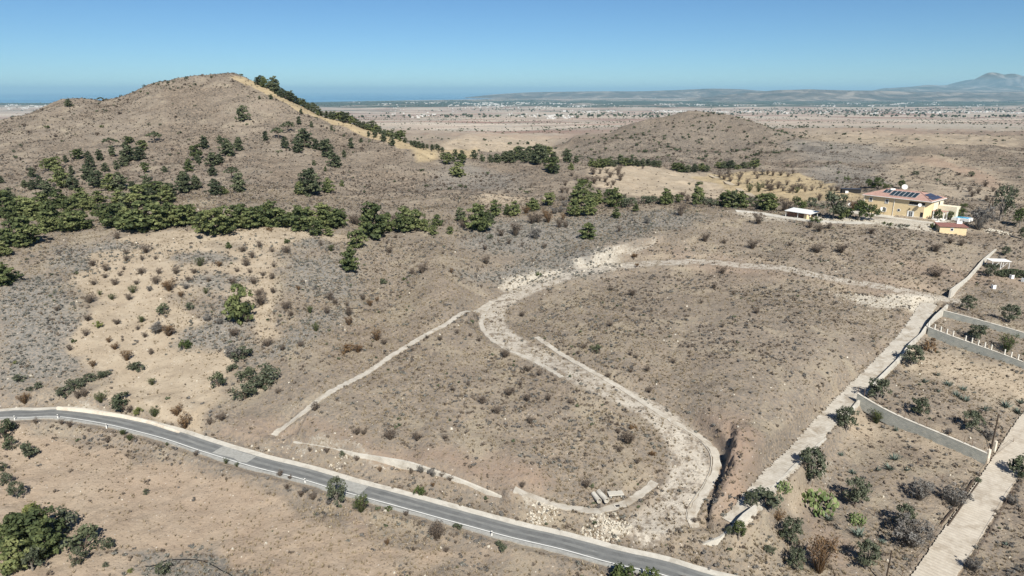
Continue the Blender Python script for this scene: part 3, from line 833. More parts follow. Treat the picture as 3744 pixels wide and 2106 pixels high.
def twig_cloud(n, spread, h, seed, width=.02, base=(0, 0, 0), curl=.3):
    """thin tapered blades rising from the base: bare or grassy plants"""
    g = np.random.default_rng(seed)
    az = g.random(n) * 2 * np.pi; lean = g.random(n) ** .7 * spread; L = h * (.55 + .45 * g.random(n))
    b = np.column_stack([np.cos(az) * lean * .12, np.sin(az) * lean * .12, np.zeros(n)]) + np.array(base)
    tip = b + np.column_stack([np.cos(az) * lean, np.sin(az) * lean, L])
    mid = (b + tip) / 2 + g.normal(size=(n, 3)) * curl * h * .15
    side = np.column_stack([-np.sin(az), np.cos(az), g.normal(size=n) * .3]) * width
    q = np.stack([b - side, b + side, mid + side * .8, mid - side * .8], 1); q2 = np.stack([mid - side * .8, mid + side * .8, tip, tip - side * .2], 1)
    v = np.concatenate([q.reshape(-1, 3), q2.reshape(-1, 3)])
    t = np.repeat(np.concatenate([g.random(n)] * 2), 4)
    return v, np.arange(len(v)).reshape(-1, 4), t

# every kind is modelled 1 m high and scaled
def k_pine(seed, dark=False, shape=0):
    g = random.Random(seed)
    ce, ra = [], []
    lv = 9
    segs = [([(0, 0, -.05), (g.uniform(-.02, .02), g.uniform(-.02, .02), .45), (g.uniform(-.03, .03), g.uniform(-.03, .03), .93)], [.030, .02, .004])]
    w = g.uniform(.38, .50) if shape == 0 else g.uniform(.48, .60)
    for i in range(lv):
        z = .10 + .84 * i / (lv - 1)
        wr = w * (1 - ((z - .22) / .80) ** 2 * (.9 if z > .22 else 0)) * (1 if z > .2 else .8)
        if shape == 1: wr = w * math.sqrt(max(.05, 1 - ((z - .55) / .5) ** 2)) if z > .3 else w * .2
        nb = max(2, int(3 + 7 * wr))
        a0 = g.uniform(0, 6.28)
        for j in range(nb):
            if g.random() < .2: continue
            a = a0 + j * 6.283 / nb + g.uniform(-.35, .35); r = wr * g.uniform(.45, 1.2)
            zz = z + g.uniform(-.05, .06) + (.05 if r > .7 * wr else 0)
            x, y = math.cos(a) * r, math.sin(a) * r
            ce.append((x, y, zz)); ra.append(g.uniform(.095, .15))
            if r > .2: ce.append((x * .5, y * .5, zz - .02)); ra.append(g.uniform(.09, .14))
            segs.append(([(0, 0, max(.05, zz - .10)), (x * .9, y * .9, zz)], [.010, .003]))
    ce.append((0, 0, .95)); ra.append(.05)
    return (cloud_mesh('crown', [leaf_cloud(ce, ra, 34, .062, .6, seed)], M_pinedark if dark else M_pine), limb_mesh('trunk', segs, M_bark))
def k_umbrella(seed):
    g = random.Random(seed); ce, ra = [], []
    segs = [([(0, 0, -.05), (.03, 0, .35), (.0, .02, .62)], [.045, .035, .02])]
    for i in range(34):
        a = g.uniform(0, 6.28); r = .62 * math.sqrt(g.random()); z = .62 + .26 * (1 - (r / .62) ** 2) + g.uniform(-.08, .05)
        ce.append((math.cos(a) * r, math.sin(a) * r, z)); ra.append(g.uniform(.10, .15))
        if i % 3 == 0: segs.append(([(0, 0, .45), (math.cos(a) * r * .9, math.sin(a) * r * .9, z)], [.018, .005]))
    return (cloud_mesh('crown', [leaf_cloud(ce, ra, 30, .06, .55, seed)], M_pinedark), limb_mesh('trunk', segs, M_bark))
def k_round(seed, mat, bark=None, low=.28, wid=.48, npc=34, leaf=.050, dens=30, flat=.85):
    g = random.Random(seed); ce, ra = [], []
    bark = bark or M_barkg
    segs = [([(0, 0, -.05), (g.uniform(-.03, .03), g.uniform(-.03, .03), low + .1), (0, 0, .6)], [.040, .03, .012])]
    for i in range(dens):
        a = g.uniform(0, 6.28); z = low + (1 - low) * g.random() ** .9 * .94; t = (z - low) / (1 - low)
        rmax = wid * math.sqrt(max(.04, 1 - (1.9 * (t - .42)) ** 2 * .85)) * g.uniform(.72, 1.05)
        r = rmax * g.random() ** .4
        ce.append((math.cos(a) * r, math.sin(a) * r, z)); ra.append(g.uniform(.11, .17))
        if i % 3 == 0: segs.append(([(0, 0, low * .8), (math.cos(a) * r * .5, math.sin(a) * r * .5, (low + z) / 2 + .05), (math.cos(a) * r, math.sin(a) * r, z)], [.018, .010, .003]))
    return (cloud_mesh('crown', [leaf_cloud(ce, ra, npc, leaf, flat, seed)], mat), limb_mesh('trunk', segs, bark))
def k_bush(seed, mat, wid=.62, npc=30, leaf=.075):
    g = random.Random(seed); ce, ra = [], []
    for i in range(18):
        a = g.uniform(0, 6.28); r = wid * math.sqrt(g.random()) * .8; z = .18 + .62 * g.random() * (1 - (r / wid) ** 2 * .7)
        ce.append((math.cos(a) * r, math.sin(a) * r, z)); ra.append(g.uniform(.15, .24))
    return (cloud_mesh('foliage', [leaf_cloud(ce, ra, npc, leaf, .8, seed)], mat),
            limb_mesh('stem', [([(0, 0, -.06), (ce[j][0] * .4, ce[j][1] * .4, .3), ce[j]], [.03, .02, .006]) for j in range(6)], M_bark))
def k_bare(seed, mat, bark, leaves=500, spread=.42, leaf=.035, n=150):
    g = random.Random(seed); ce, ra, segs = [], [], []
    for j in range(9):
        a = j * .7 + g.uniform(-.3, .3); r = spread * g.uniform(.5, 1.0); h = g.uniform(.55, .95)
        p1 = (math.cos(a) * r * .35, math.sin(a) * r * .35, h * .45); p2 = (math.cos(a) * r, math.sin(a) * r, h)
        segs.append(([(0, 0, -.05), p1, p2], [.028, .014, .004]))
        for q in range(5):
            t = g.uniform(.3, 1); b = [p1[i] + (p2[i] - p1[i]) * t for i in range(3)]
            e = (b[0] + g.uniform(-.2, .2), b[1] + g.uniform(-.2, .2), b[2] + g.uniform(-.02, .18))
            segs.append(([tuple(b), e], [.008, .003])); ce.append(e); ra.append(g.uniform(.08, .15))
    tw = twig_cloud(n, spread * 1.15, .92, seed, .006)
    return (cloud_mesh('twigs', [leaf_cloud(ce, ra, max(4, leaves // len(ce)), leaf, .9, seed), tw], mat), limb_mesh('branches', segs, bark, 4))
def k_cactus(seed):
    g = random.Random(seed); V, F, T = [], [], []
    def pad_(c, r, az, tilt, t):
        n_ = 9; nrm = (math.cos(az) * math.cos(tilt), math.sin(az) * math.cos(tilt), math.sin(tilt))
        n_v = np.array(nrm); t1 = np.cross(n_v, (0, 0, 1.0)); t1 /= np.linalg.norm(t1) + 1e-9; t2 = np.cross(t1, n_v); b = len(V)
        for sgn in (-1, 1):
            for k in range(n_):
                a = 2 * math.pi * k / n_; V.append(np.array(c) + t1 * math.cos(a) * r * .72 + t2 * math.sin(a) * r + n_v * sgn * r * .12)
                T.append(t)
        for k in range(n_): F.append((b + k, b + (k + 1) % n_, b + n_ + (k + 1) % n_, b + n_ + k))
        return b, n_
    faces_big = []
    for i in range(120):
        a = g.uniform(0, 6.28); r = .75 * math.sqrt(g.random()); z = .12 + .8 * g.random() * (1 - (r / .8) ** 2 * .6)
        b, n_ = pad_((math.cos(a) * r, math.sin(a) * r, z), g.uniform(.07, .12), g.uniform(0, 6.28), g.uniform(-.6, .9), g.random())
        faces_big.append(tuple(range(b, b + n_))[::-1]); faces_big.append(tuple(range(b + n_, b + 2 * n_)))
    me = np_mesh('pads', np.array(V), [np.array(F), np.array(faces_big)], [M_cact], attrs={'tint': ('FLOAT', 'POINT', T)})
    return (me, limb_mesh('stem', [([(0, 0, -.05), (.1, 0, .3), (.2, .1, .6)], [.06, .05, .03])], M_barkg))
def k_agave(seed):
    v, f, t = twig_cloud(46, .75, .75, seed, .045, curl=.5)
    return (cloud_mesh('leaves', [(v, f, t)], M_agave), None)

KINDS = {
 'pine': [k_pine(s) for s in (1, 2, 3, 4, 5, 6, 7, 8, 9)],
 'darkpine': [k_pine(s, True) for s in (11, 12, 13, 14, 15, 16, 17)],
 'roundpine': [k_pine(s, False, 1) for s in (21, 22, 23)],
 'umbrella': [k_umbrella(s) for s in (31, 32)],
 'olive': [k_round(s, M_olive, dens=34) for s in (41, 42, 43, 44)],
 'tree': [k_round(s, M_green, dens=34) for s in (51, 52, 53)],
 'eucalyptus': [k_round(s, M_olive, low=.25, wid=.34, dens=26, npc=26, leaf=.042) for s in (61, 62)],
 'bush': [k_bush(s, M_green) for s in (71, 72, 73)],
 'darkbush': [k_bush(s, M_pinedark) for s in (74, 75)],
 'yellowbush': [k_bush(s, M_yell) for s in (76,)],
 'rustbush': [k_bush(s, M_rust, npc=22) for s in (77, 78)],
 'oliveshrub': [k_bush(s, M_olive, npc=26) for s in (79, 80)],
 'bare': [k_bare(s, M_twig, M_bark, 800) for s in (81, 82, 83, 84)],
 'rustbare': [k_bare(s, M_rust, M_bark, 800) for s in (85, 86)],
 'greybare': [k_bare(s, M_grey, M_barkg, 1500, .55, .04) for s in (87, 88, 89)],
 'greenbare': [k_bare(s, M_green, M_bark, 700) for s in (90, 91)],
 'cactus': [k_cactus(s) for s in (95, 96)],
 'agave': [k_agave(s) for s in (97, 98)],
}
NAMES = {'pine': ('pine_tree', 'pine'), 'darkpine': ('pine_tree', 'pine'), 'roundpine': ('pine_tree', 'pine'), 'umbrella': ('pine_tree', 'pine'), 'olive': ('olive_tree', 'olive tree'), 'tree': ('leafy_tree', 'tree'),
 'eucalyptus': ('eucalyptus_tree', 'tree'), 'bush': ('green_shrub', 'shrub'), 'darkbush': ('dark_shrub', 'shrub'), 'yellowbush': ('yellow_green_shrub', 'shrub'), 'rustbush': ('rusty_shrub', 'shrub'), 'oliveshrub': ('grey_green_shrub', 'shrub'),
 'bare': ('bare_shrub', 'shrub'), 'rustbare': ('rusty_shrub', 'shrub'), 'greybare': ('bare_tree', 'tree'), 'greenbare': ('sparse_shrub', 'shrub'), 'cactus': ('prickly_pear', 'cactus'), 'agave': ('agave', 'agave')}
def kproto(kind): return KINDS[kind][random.randrange(len(KINDS[kind]))]
n_plants = 0
def plant(kind, pos, h, label, group=None, parts=True, wide=1.0, lean=0.0):
    global n_plants
    n_plants += 1
    if group and kind in ('pine', 'darkpine') and random.random() < .25: kind = random.choice(['pine', 'darkpine', 'roundpine'])
    crown, trunk = kproto(kind)
    nm, cat = NAMES[kind]
    rz = random.uniform(0, 6.28)
    x, y, z = pos
    if group and 'pine' in kind:
        big_ = ('row' in group or 'foot' in group)
        h *= random.uniform(.9, 1.18) if big_ else random.uniform(.72, 1.1); wide *= random.uniform(.9, 1.15) if big_ else random.uniform(.75, 1.05)
    s = (h * wide * random.uniform(.88, 1.12), h * wide * random.uniform(.88, 1.12), h)
    if parts and trunk is not None:
        r = empty(nm, (x, y, z - .05), rz); r.scale = s
        for me_ in (crown, trunk):
            o = bpy.data.objects.new(me_.name, me_); link(o, r)
    else:
        r = link(bpy.data.objects.new(nm, crown)); r.location = (x, y, z - .03); r.rotation_euler = (0, 0, rz); r.scale = s
    tag(r, label, cat, group)
    return r
def hgt(pos, hpx, k=0.86):
    """real height from the height seen in the photo (px)"""
    x, y, z = pos
    D = math.sqrt(x * x + y * y + (CAMZ - z) ** 2); el = math.asin((CAMZ - z) / D)
    zc = y * cp + (CAMZ - z) * sp
    vis = hpx * zc / FPX                  # metres across the ray
    return 1.17 * vis / (math.cos(el) + .45 * math.sin(el)) 

MEMBERS = {}
def plants(reg, lst, default, label, group, cap=None, k=1.0, wide=1.0):
    for it in lst:
        zx, zy, zh = it[:3]; kind = it[3] if len(it) > 3 and it[3] else default
        lb = it[4] if len(it) > 4 else None
        wd = it[5] if len(it) > 5 else wide
        px, py = Z(reg, zx, zy)
        pos = at(px, py - 1, cap)
        h = hgt(pos, zh / 2.734) * k
        parts = h * FPX / pos[1] > 22
        o = plant(kind, pos, h, lb or label, None if lb else group, parts, wd)
        if not lb and group: MEMBERS.setdefault(group, []).append((o, px, py, label))

HILLP = 'pine tree standing among the scattered pines on the slope of the tall hill'
plants('R1', [(1010,470,38,'umbrella','lone dark umbrella tree on the low saddle of the ridge against the sea',1.3),(690,520,60,'darkpine','dark twisted tree just below the left shoulder of the tall hill',1.3),
 (2430,665,125,'darkpine','solitary dark pine high on the bare slope below the hill summit'),(1545,885,105,'umbrella','wide umbrella pine with a dark shadow at the top of the hillside pine group'),
 (470,735,30,'bush','low green mound shrub on the upper left flank of the tall hill',1.5),(1018,730,28,'bush','low green mound shrub in the middle of the bare upper hillside',1.3)],
 'pine', HILLP, 'scattered pines on the tall hill')
plants('R1', [(1425,960,100),(1290,890,80),(1110,930,90,'umbrella'),(1125,1020,110),(1000,1060,90),(890,1040,60),(780,1050,85,'roundpine'),(660,1080,80),(525,1165,120,'roundpine'),(1290,1060,150),(1395,1060,130),(1240,1120,90),(1170,1150,100),(1055,1170,90),
 (900,1130,110),(870,1250,130),(720,1200,100),(620,1330,170),(740,1350,150),(325,1230,100),(330,1350,120),(400,1300,90),(250,1330,80),(460,1420,130),(1455,1180,120),(980,1330,140),(1110,1360,180),(1210,1350,160),(1330,1370,110),(1480,1380,150),(1560,1420,170),
 (1700,1420,160),(1850,1380,170),(1960,1350,140),(2045,940,100),(1960,1060,140,'roundpine'),(1890,1170,110),(1990,1090,100),(2195,880,80),(2260,980,120),(2290,1010,110),(2390,965,130),(2130,1110,110),(2200,1090,100),(2130,1210,80),(2320,1240,110,'umbrella'),
 (2390,1380,180),(2240,1400,90),(2145,1410,140),(1650,1180,70),(15,1290,60),(100,1449,90)], 'darkpine', HILLP, 'scattered pines on the tall hill', wide=1.12)
plants('R2', [(530,1410,230,'darkpine','tall dark pine in the middle of the lower right hillside, flanked by bright young pines',1.1),(420,1400,130,'pine'),(710,1380,120,'pine'),(850,1320,70,'pine'),(480,930,180),(400,980,130),(280,940,100),(215,840,100,'umbrella'),(85,860,100),
 (310,780,100,'umbrella'),(420,700,90),(545,730,70),(710,1030,140),(650,960,100),(590,950,90),(780,1130,130),(870,1030,70),(940,940,100),(1040,880,50),(685,1170,60,'pine'),(1265,870,100),(1180,830,70),(1115,820,60),(1350,915,90),(1895,1100,90,'roundpine'),(1965,1070,60),(2040,1100,110),
 (2010,1220,130,'pine','bright green pine with a second crown above it below the straw coloured knoll'),(2170,990,70),(745,760,40),(610,610,45),(830,650,35),(440,600,60),(140,450,40),(25,450,30),(1070,750,40,'umbrella'),(570,1110,60)], 'darkpine', HILLP, 'scattered pines on the tall hill', cap=520)
BELT = 'dark pine in the belt of trees behind the right ridge of the tall hill'
plants('R2', [(x, y, h) for x, y, h in [(0,285,60),(35,305,70),(75,330,110),(125,345,60),(170,375,110),(210,405,80),(255,430,100),(300,450,90),(340,470,110),(385,490,60),(430,510,80),(470,530,90),(510,545,80),(560,560,90),(610,575,90),(650,585,60),(690,595,80),(740,600,60),(775,605,70),
 (820,630,70),(860,640,80),(900,650,80),(940,660,80),(990,680,60),(1030,695,60),(1070,715,70),(1110,730,70),(1150,745,90),(1190,760,70),(1230,775,70),(1270,790,60),(1310,810,70),(1350,825,60),(1390,840,60),(1430,870,90),(1480,885,60),(1540,905,50),(1580,925,60),(1620,935,70),(1660,940,50),(1750,925,60),(1800,850,50),(1850,850,50),(1700,830,40),(1980,905,60),(2050,885,60)]],
 'darkpine', BELT, 'pine belt on the back of the ridge', cap=560, wide=1.25)
plants('R3', [(30,1040,130),(100,1080,130),(160,1080,120),(60,980,110),(200,960,100),(240,1100,160),(280,1050,130),(330,980,100),(370,1190,150),(420,1190,90),(530,1080,110),(570,1160,90),(620,1080,70),(390,1040,80),(150,950,90),(0,1000,90)],
 'darkpine', 'dark pine in the dense clump on the saddle between the two hills', 'pine clump on the saddle', cap=560, wide=1.2)
plants('R2', [(2250,920,70),(2330,930,80),(2400,950,90),(2480,960,100),(2540,990,100),(2400,1000,90),(2500,1010,90)], 'darkpine', 'dark pine in the dense clump on the saddle between the two hills', 'pine clump on the saddle', cap=560, wide=1.2)
plants('R3', [(780,1120,60),(830,1130,80),(890,1130,80),(950,1120,70),(1000,1120,60),(1060,1100,80),(1120,1110,70),(1170,1110,60),(1220,1115,60),(1280,1120,50),(1340,1115,60),(1400,1120,60),(1440,1125,50),(1600,1150,50),(1640,1165,60),(1680,1180,60),(1740,1180,70),(1800,1180,80),(1880,1160,60),(1920,1170,50),(2040,1140,50),(2070,1140,50),(2100,1140,60),(2160,1150,70),(2230,1150,50),(2290,1140,50),(2340,1140,60),(2400,1140,60),(2430,1090,40)],
 'darkpine', 'dark pine in the row at the foot of the middle hill, beyond the pale field', 'pine row at the foot of the middle hill', cap=640, wide=1.35)
LEFTW = 'pine tree in the loose wood at the left foot of the tall hill'
plants('R5', [(60,270,200),(150,290,170),(260,270,170),(340,280,190),(420,200,150),(600,180,170),(720,240,160),(820,170,150),(880,190,130),(990,120,100),(1190,140,130),(1260,170,120),(1400,160,180),(1500,150,150),(1680,120,160),(520,330,200),(140,540,210),(280,530,230),(480,410,180),(560,400,120),(230,560,110),(30,650,130)], 'pine', LEFTW, 'pines at the left foot of the tall hill', wide=1.15)
ROW = 'bright green pine in the long row above the straw coloured field'
plants('R5', [(1060,300,150),(1120,330,150),(1180,350,180),(1290,380,200),(1370,370,170),(1460,390,230),(1580,380,200),(1640,350,170),(1700,340,180),(1830,350,200),(1910,300,160),(2030,410,170),(2260,430,150),(2410,360,190),(2530,370,200),(760,400,150),(840,380,170),(700,390,110)], 'pine', ROW, 'long row of pines above the field', wide=1.25)
plants('R5', [(2150,440,240,'roundpine','big rounded pine standing forward of the row at the right end of the straw field',1.15),(50,930,190,'pine','dark green pine cut by the left edge of the photo, alone in grey scrub',1.3),(2410,1310,370,'pine','tall narrow pine standing alone beside the sandy path in the left orchard',.62),(2290,570,60,'pine','tiny bright pine sapling at the top of the sandy path')], 'pine', ROW, None)
plants('R6', [(60,350,200),(150,350,200),(250,350,160),(430,400,210),(600,440,120),(680,350,200),(780,360,150),(840,340,120),(500,320,150),(720,450,90),(320,350,130)], 'pine', ROW, 'long row of pines above the field', wide=1.2)
plants('R6', [(1165,470,310,'pine','big full pine standing alone between two gaps in the long pine row',1.05),(1000,565,170,'pine','bright ragged young pine leaning just below the long pine row'),(920,800,220,'pine','lone cone shaped pine in the scrub halfway between the pine row and the track'),(2220,400,240,'pine','tall dense pine at the lower edge of the row right of centre',1.1)], 'pine', ROW, None)
plants('R6', [(1300,400,190),(1100,360,150),(1480,400,200),(1590,370,190),(1680,400,120),(1800,350,140),(1760,440,110),(1930,430,80),(2030,300,150),(2330,330,130),(2380,250,140),(2500,240,130)], 'pine', 'mid green pine in the broken row right of the big full pine', 'pines right of the big full pine', wide=1.1)
plants('R7', [(700,340,170,'tree','tallest dark round tree in the clump at the foot of the almond field',1.05),(610,520,150),(745,515,150),(640,400,150),(760,430,140),(830,400,150),(950,400,160),(1010,430,150),(350,420,150),(180,460,130),(210,470,100),(10,520,160),(1215,480,90),(1510,410,140),(1560,400,80),(1640,390,80),(1820,410,190),(1860,380,120),(2130,440,190),(2190,440,150),(2270,450,150),(2080,420,120),(2500,470,150),(2550,460,140)],
 'pine', 'bright pine in the hedge line between the stony plot and the pale field', 'hedge line pines beyond the stony plot', wide=1.1)
plants('R7', [(1160,430,120),(1080,400,100),(1380,400,100),(1330,400,100),(1960,420,90),(2380,430,100),(2440,460,80),(1450,405,80),(1900,410,80),(2020,420,70)], 'oliveshrub', 'grey green shrub between the pines of the hedge line', 'shrubs in the hedge line')
plants('R7', [(1680,340,70,'bare'),(500,430,60,'greybare'),(400,500,60,'greybare'),(470,490,60,'greybare'),(1730,380,70,'bare')], 'bare', 'bare brown shrub among the hedge line pines', 'bare shrubs in the hedge line')
plants('R7', [(740,750,140,'pine','broad bright pine mound alone on the stony slope left of the plot corner',1.4),(1020,545,90,'pine','small upright young pine on the grey stony slope'),(1660,520,110,'bare','single round brown bush on the grey slope near the plot corner',1.1),(120,505,80,'rustbare','dark reddish bush beside the pines at the slope foot',1.2),(1850,210,40,'bush','dark green mound bush alone on the pale field',1.6),(1750,208,26,'oliveshrub','small grey bush beside the mound bush on the pale field')], 'pine', ROW, None)
FLD = 'small bare brown orchard tree in the straw coloured field on the left'
plants('R5', [(1175,480,70),(1460,620,90),(1270,700,60),(1265,630,50),(1420,690,50),(1555,685,45),(930,750,70),(1060,800,70),(1050,870,55),(1240,790,40),(1200,850,45),(1410,835,80),(1590,830,60),(1760,830,80),(1940,825,60),(2000,750,90,'greenbare'),(2190,755,60,'rustbare'),(940,940,60),(1150,940,70),(1365,935,55),
 (1560,930,90),(1690,1000,120,'rustbare'),(1885,905,60),(2090,905,50),(2330,940,80),(1495,1000,50,'greybare'),(1330,1020,80,'greenbare'),(1000,1040,50,'greenbare'),(1120,1085,60,'greenbare'),(1290,1090,70),(900,1120,100),(1810,1060,60,'rustbare'),(1860,980,50,'greybare'),(2060,1025,60,'greenbare'),(2080,1300,60,'greybare'),(2200,1330,60,'greybare'),
 (880,1300,70),(1175,1330,60),(1420,1310,70,'greenbare'),(1380,1390,50),(1570,1420,100,'greybare'),(1690,1449,110,'rustbare'),(860,1449,70),(2340,1449,80),(2420,610,60),(2440,600,50),(2520,670,70),(2460,750,80),(2370,810,50),(2500,820,50),(2540,930,80),(2470,1310,90)], 'bare', FLD, 'orchard trees in the left field', wide=1.15)
plants('R6', [(25,565,70),(150,610,50),(295,620,80),(640,545,50),(740,600,70,'greenbare'),(170,760,50),(60,850,50),(150,880,60),(165,1020,60),(40,1140,130),(415,990,50,'rustbare'),(20,1050,80)], 'bare', FLD, 'orchard trees in the left field', wide=1.15)
MID = 'low dry shrub on the scrubby slope between the pine row and the plot'
plants('R6', [(300,520,60,'bush'),(1325,620,70),(1300,530,40),(1650,820,110),(1470,890,40,'bush'),(2280,590,60),(2290,730,90),(2330,480,60,'oliveshrub'),(1390,470,40),(2520,530,60),(1860,630,40),(730,1090,90),(780,1130,70),(290,1190,100),(340,1250,60),(530,1220,80,'greenbare'),(700,1230,80),(920,1250,100),(920,1340,80,'rustbare'),(590,1400,90,'greenbare'),
 (1550,830,60),(1945,820,50,'rustbare'),(1130,1150,70,'rustbare'),(2080,360,80),(900,1150,50),(1200,1100,50,'rustbare'),(1060,1090,60),(2440,450,80),(960,330,100),(1000,340,90),(1380,330,90),(2050,360,70)], 'bare', MID, 'shrubs between the pine row and the plot')
plants('R6', [(1262,925,62,'darkbush','tiny round dark evergreen bush above the plot\'s left corner',1.0),(130,395,40,'rustbush','flat dark red-brown bush on the sand below the pine row',1.7)], 'bush', MID, None)
plants('R7', [(180,600,100),(240,590,110),(340,590,100,'rustbare'),(450,640,90),(515,640,70),(490,560,60,'rustbare'),(215,750,110,'greybare'),(15,720,130),(300,850,60),(80,830,40),(1330,600,60,'greybare'),(1050,680,60),(240,1120,50,'bush'),(310,530,70,'rustbare')], 'bare', MID, 'shrubs between the pine row and the plot')
plants('R5', [(1630,1230,130,'darkbush','dark blue-green conical bush above the lower left clearing',.85),(980,1360,80,'yellowbush','bright olive green round bush on the left field edge'),(760,830,40,'bush','small green bush on pale rock left of the orchard'),(570,1200,60,'bare','dark twiggy shrub in grey scrub near the left edge'),(1900,1180,80,'oliveshrub','blue-green shrub right of the dark conical bush')], 'bush', MID, None)
plants('R1', [(210,640,14),(1700,350,18),(1950,310,26),(1780,340,18),(1060,570,20),(630,650,16),(480,665,14),(340,570,12),(1490,710,24),(1600,710,22),(1800,790,26),(210,920,30),(140,980,30),(1890,860,24),(1730,330,14),(2320,250,12),(1860,250,28),(1440,310,22),(1540,300,18),(1680,290,26),(1735,280,22),(2110,235,18),(1330,340,14),(1210,405,18),(740,600,16),(1300,580,12),(1730,500,14),(1950,520,20),(2250,310,16),(850,440,14),(200,730,16),(900,540,10)],
 'oliveshrub', 'small dark bush dotted on the bare upper part of the tall hill', 'bushes on the upper hill', cap=520, wide=1.2)
# lower left clearing and roadside
LC = 'dry grey-green shrub around the lower left clearing above the road'
plants('Q1', [(1170,240,50),(1690,350,100),(1580,320,80),(1450,370,60),(1090,420,60,'rustbare'),(1150,490,70,'rustbare'),(1380,700,100,'oliveshrub'),(1330,690,90,'oliveshrub'),(1000,780,90,'oliveshrub'),(1060,760,80,'oliveshrub'),(880,810,100,'oliveshrub'),(730,880,120,'oliveshrub'),(800,860,100,'oliveshrub'),(640,960,110,'oliveshrub'),(930,665,70,'rustbare'),(1510,540,60),(1520,845,80,'greenbare'),
 (2350,340,60),(2420,590,150,'oliveshrub'),(2330,580,120,'greybare'),(2330,700,90,'oliveshrub'),(2470,790,150,'darkbush'),(2450,980,180,'oliveshrub'),(1010,1020,110,'greenbare'),(1550,1160,100,'greenbare'),(1770,1150,110,'rustbare'),(200,810,90,'oliveshrub'),(380,880,80,'oliveshrub'),(290,900,50,'oliveshrub'),(250,1030,110,'rustbare'),(700,500,60),(1300,1120,70),(1230,1100,50),(850,960,90),(780,980,80),(2220,1200,90),(2100,1240,70)], 'bare', LC, 'shrubs around the lower left clearing', wide=1.15)
plants('Q1', [(1270,600,110,'rustbare','brownish red bush on the ledge in the middle of the lower left clearing'),(1850,480,110,'bush','dense dark green bush alone on the upper right of the clearing',1.1),(2190,860,190,'darkbush','large egg shaped dark evergreen on the right side of the clearing',.75),(1230,1060,160,'darkbush','dark green thicket bush just above the white roadside wall',1.15),
 (1390,1140,90,'yellowbush','yellow-green bush beside the white roadside wall'),(1850,1280,150,'rustbare','rusty orange bush at the right end of the white roadside wall'),(160,630,40,'yellowbush','small moss green bush in the grey scrub by the left edge'),(740,420,50,'bush','small dark green bush at the left edge of the clearing')], 'bush', LC, None)
BL = 'dark green pine in the group by the bottom left corner'
plants('Q2', [(100,185,150,'darkbush','small dark conical pine beyond the bottom left grove, left of its neighbour',.7),(290,270,200,'oliveshrub','broad grey-green tree at the top of the bottom left grove',.8),(20,400,110,'darkbush','dark pine cut by the left edge of the photo',.8),(60,520,140,'oliveshrub','grey-green pine near the left edge below the road bend',.8),(170,680,180,'olive','slanting grey-green tree on the left above the big grove',.9),
 (330,830,150,'yellowbush','pale lime green shrub at the top of the big bottom left grove',.8),(640,960,250,'oliveshrub','large silvery olive tree at the upper right of the bottom left grove',1.05),(170,1180,330,'pine','left front pine of the bottom left grove',1.05),(330,1180,390,'roundpine','biggest bright pine in the centre of the bottom left grove',1.0),(470,1260,360,'pine','right hand bright pine of the bottom left grove',1.0),(150,1420,330,'pine','lowest pine of the bottom left grove by the frame edge',1.0),(330,1400,250,'olive','grey-green olive low in the bottom left grove',.9),
 (840,1170,260,'darkbush','dark tree with yellow leaf tips at the right of the bottom left grove',1.05),(800,1330,200,'oliveshrub','round grey-green shrub under the dark tree with yellow tips',.75),(1080,1180,140,'oliveshrub','low spreading grey shrub right of the grove, at the field edge',.9),(1640,1440,160,'oliveshrub','grey-green bush below the black hose',.8),(1460,630,60,'oliveshrub','single small green plant in the open reddish field',1.0),(1310,1410,50,'yellowbush','tiny yellow-green plant near the bottom left grove'),(1050,1360,60,'oliveshrub','flat grey-green plant below the bottom left grove',1.0)], 'pine', BL, None)
plants('Q1', [(55,1370,230,'darkbush','dark evergreen at the left edge just below the road',.8)], 'pine', BL, None)
plants('Q4', [(800,755,300,'olive','tall dark olive tree on the lower verge overlapping the road',.62),(1040,810,190,'greenbare','rounded yellowish shrub on the verge right of the tall roadside olive',1.05),(1620,640,110,'bush','bright green shrub on the dry strip above the road',.9),(1800,1090,190,'bare','tall thin brown shrub on the lower verge'),(2010,985,80,'oliveshrub','grey-green shrub beside the thin brown verge shrub',1.1),(1310,790,50,'bush','low green weed at the lower road edge',1.3),
 (850,245,60,'oliveshrub','small dark plant against the pale retaining wall'),(2440,1190,90,'oliveshrub','low dark shrub on the lower verge near the fifth marker post',1.4)], 'bush', BL, None)
VR = 'small dry weed bush on the verge below the asphalt road'
plants('Q4', [(230,460,70),(330,490,50),(560,690,80),(440,660,70),(300,590,70),(1490,850,60),(1300,1140,60,'rustbare'),(1560,1200,50),(1890,1215,60),(720,740,60,'greybare'),(480,620,60,'greybare'),(1230,410,50,'rustbare'),(1540,430,60),(1640,420,70,'greybare'),(1750,450,80,'greybare'),(1850,460,60),(1930,500,60),(1760,560,50,'rustbare'),(700,220,60),(1000,300,60),(530,210,50)], 'bare', VR, 'weed bushes along the road verges')
plants('Q1', [(700,1270,70),(1240,1340,60,'greenbare'),(620,1240,60),(1300,1400,60,'greenbare'),(360,1230,60)], 'bare', VR, 'weed bushes along the road verges')
plants('Q2', [(1220,40,60,'greenbare'),(1300,100,70,'greenbare'),(1080,120,60),(1670,150,40,'greenbare'),(1960,250,60),(2260,330,60,'greenbare'),(2370,360,50,'greenbare')], 'bare', VR, 'weed bushes along the road verges')
plants('Q6', [(1090,1530,260,'bush','large clipped-looking round green bush at the bottom edge beside the road',.85),(1370,1540,190,'bush','lower green bush attached right of the large round one at the bottom edge',.95),(1690,1500,60,'bare','dark twiggy weed at the bottom edge below the road'),(2240,1090,200,'tree','leafy dark tree outside the lower tip of the plot',.8),(2150,1040,90,'olive','small dark tree in the shade outside the plot tip')], 'bush', BL, None)
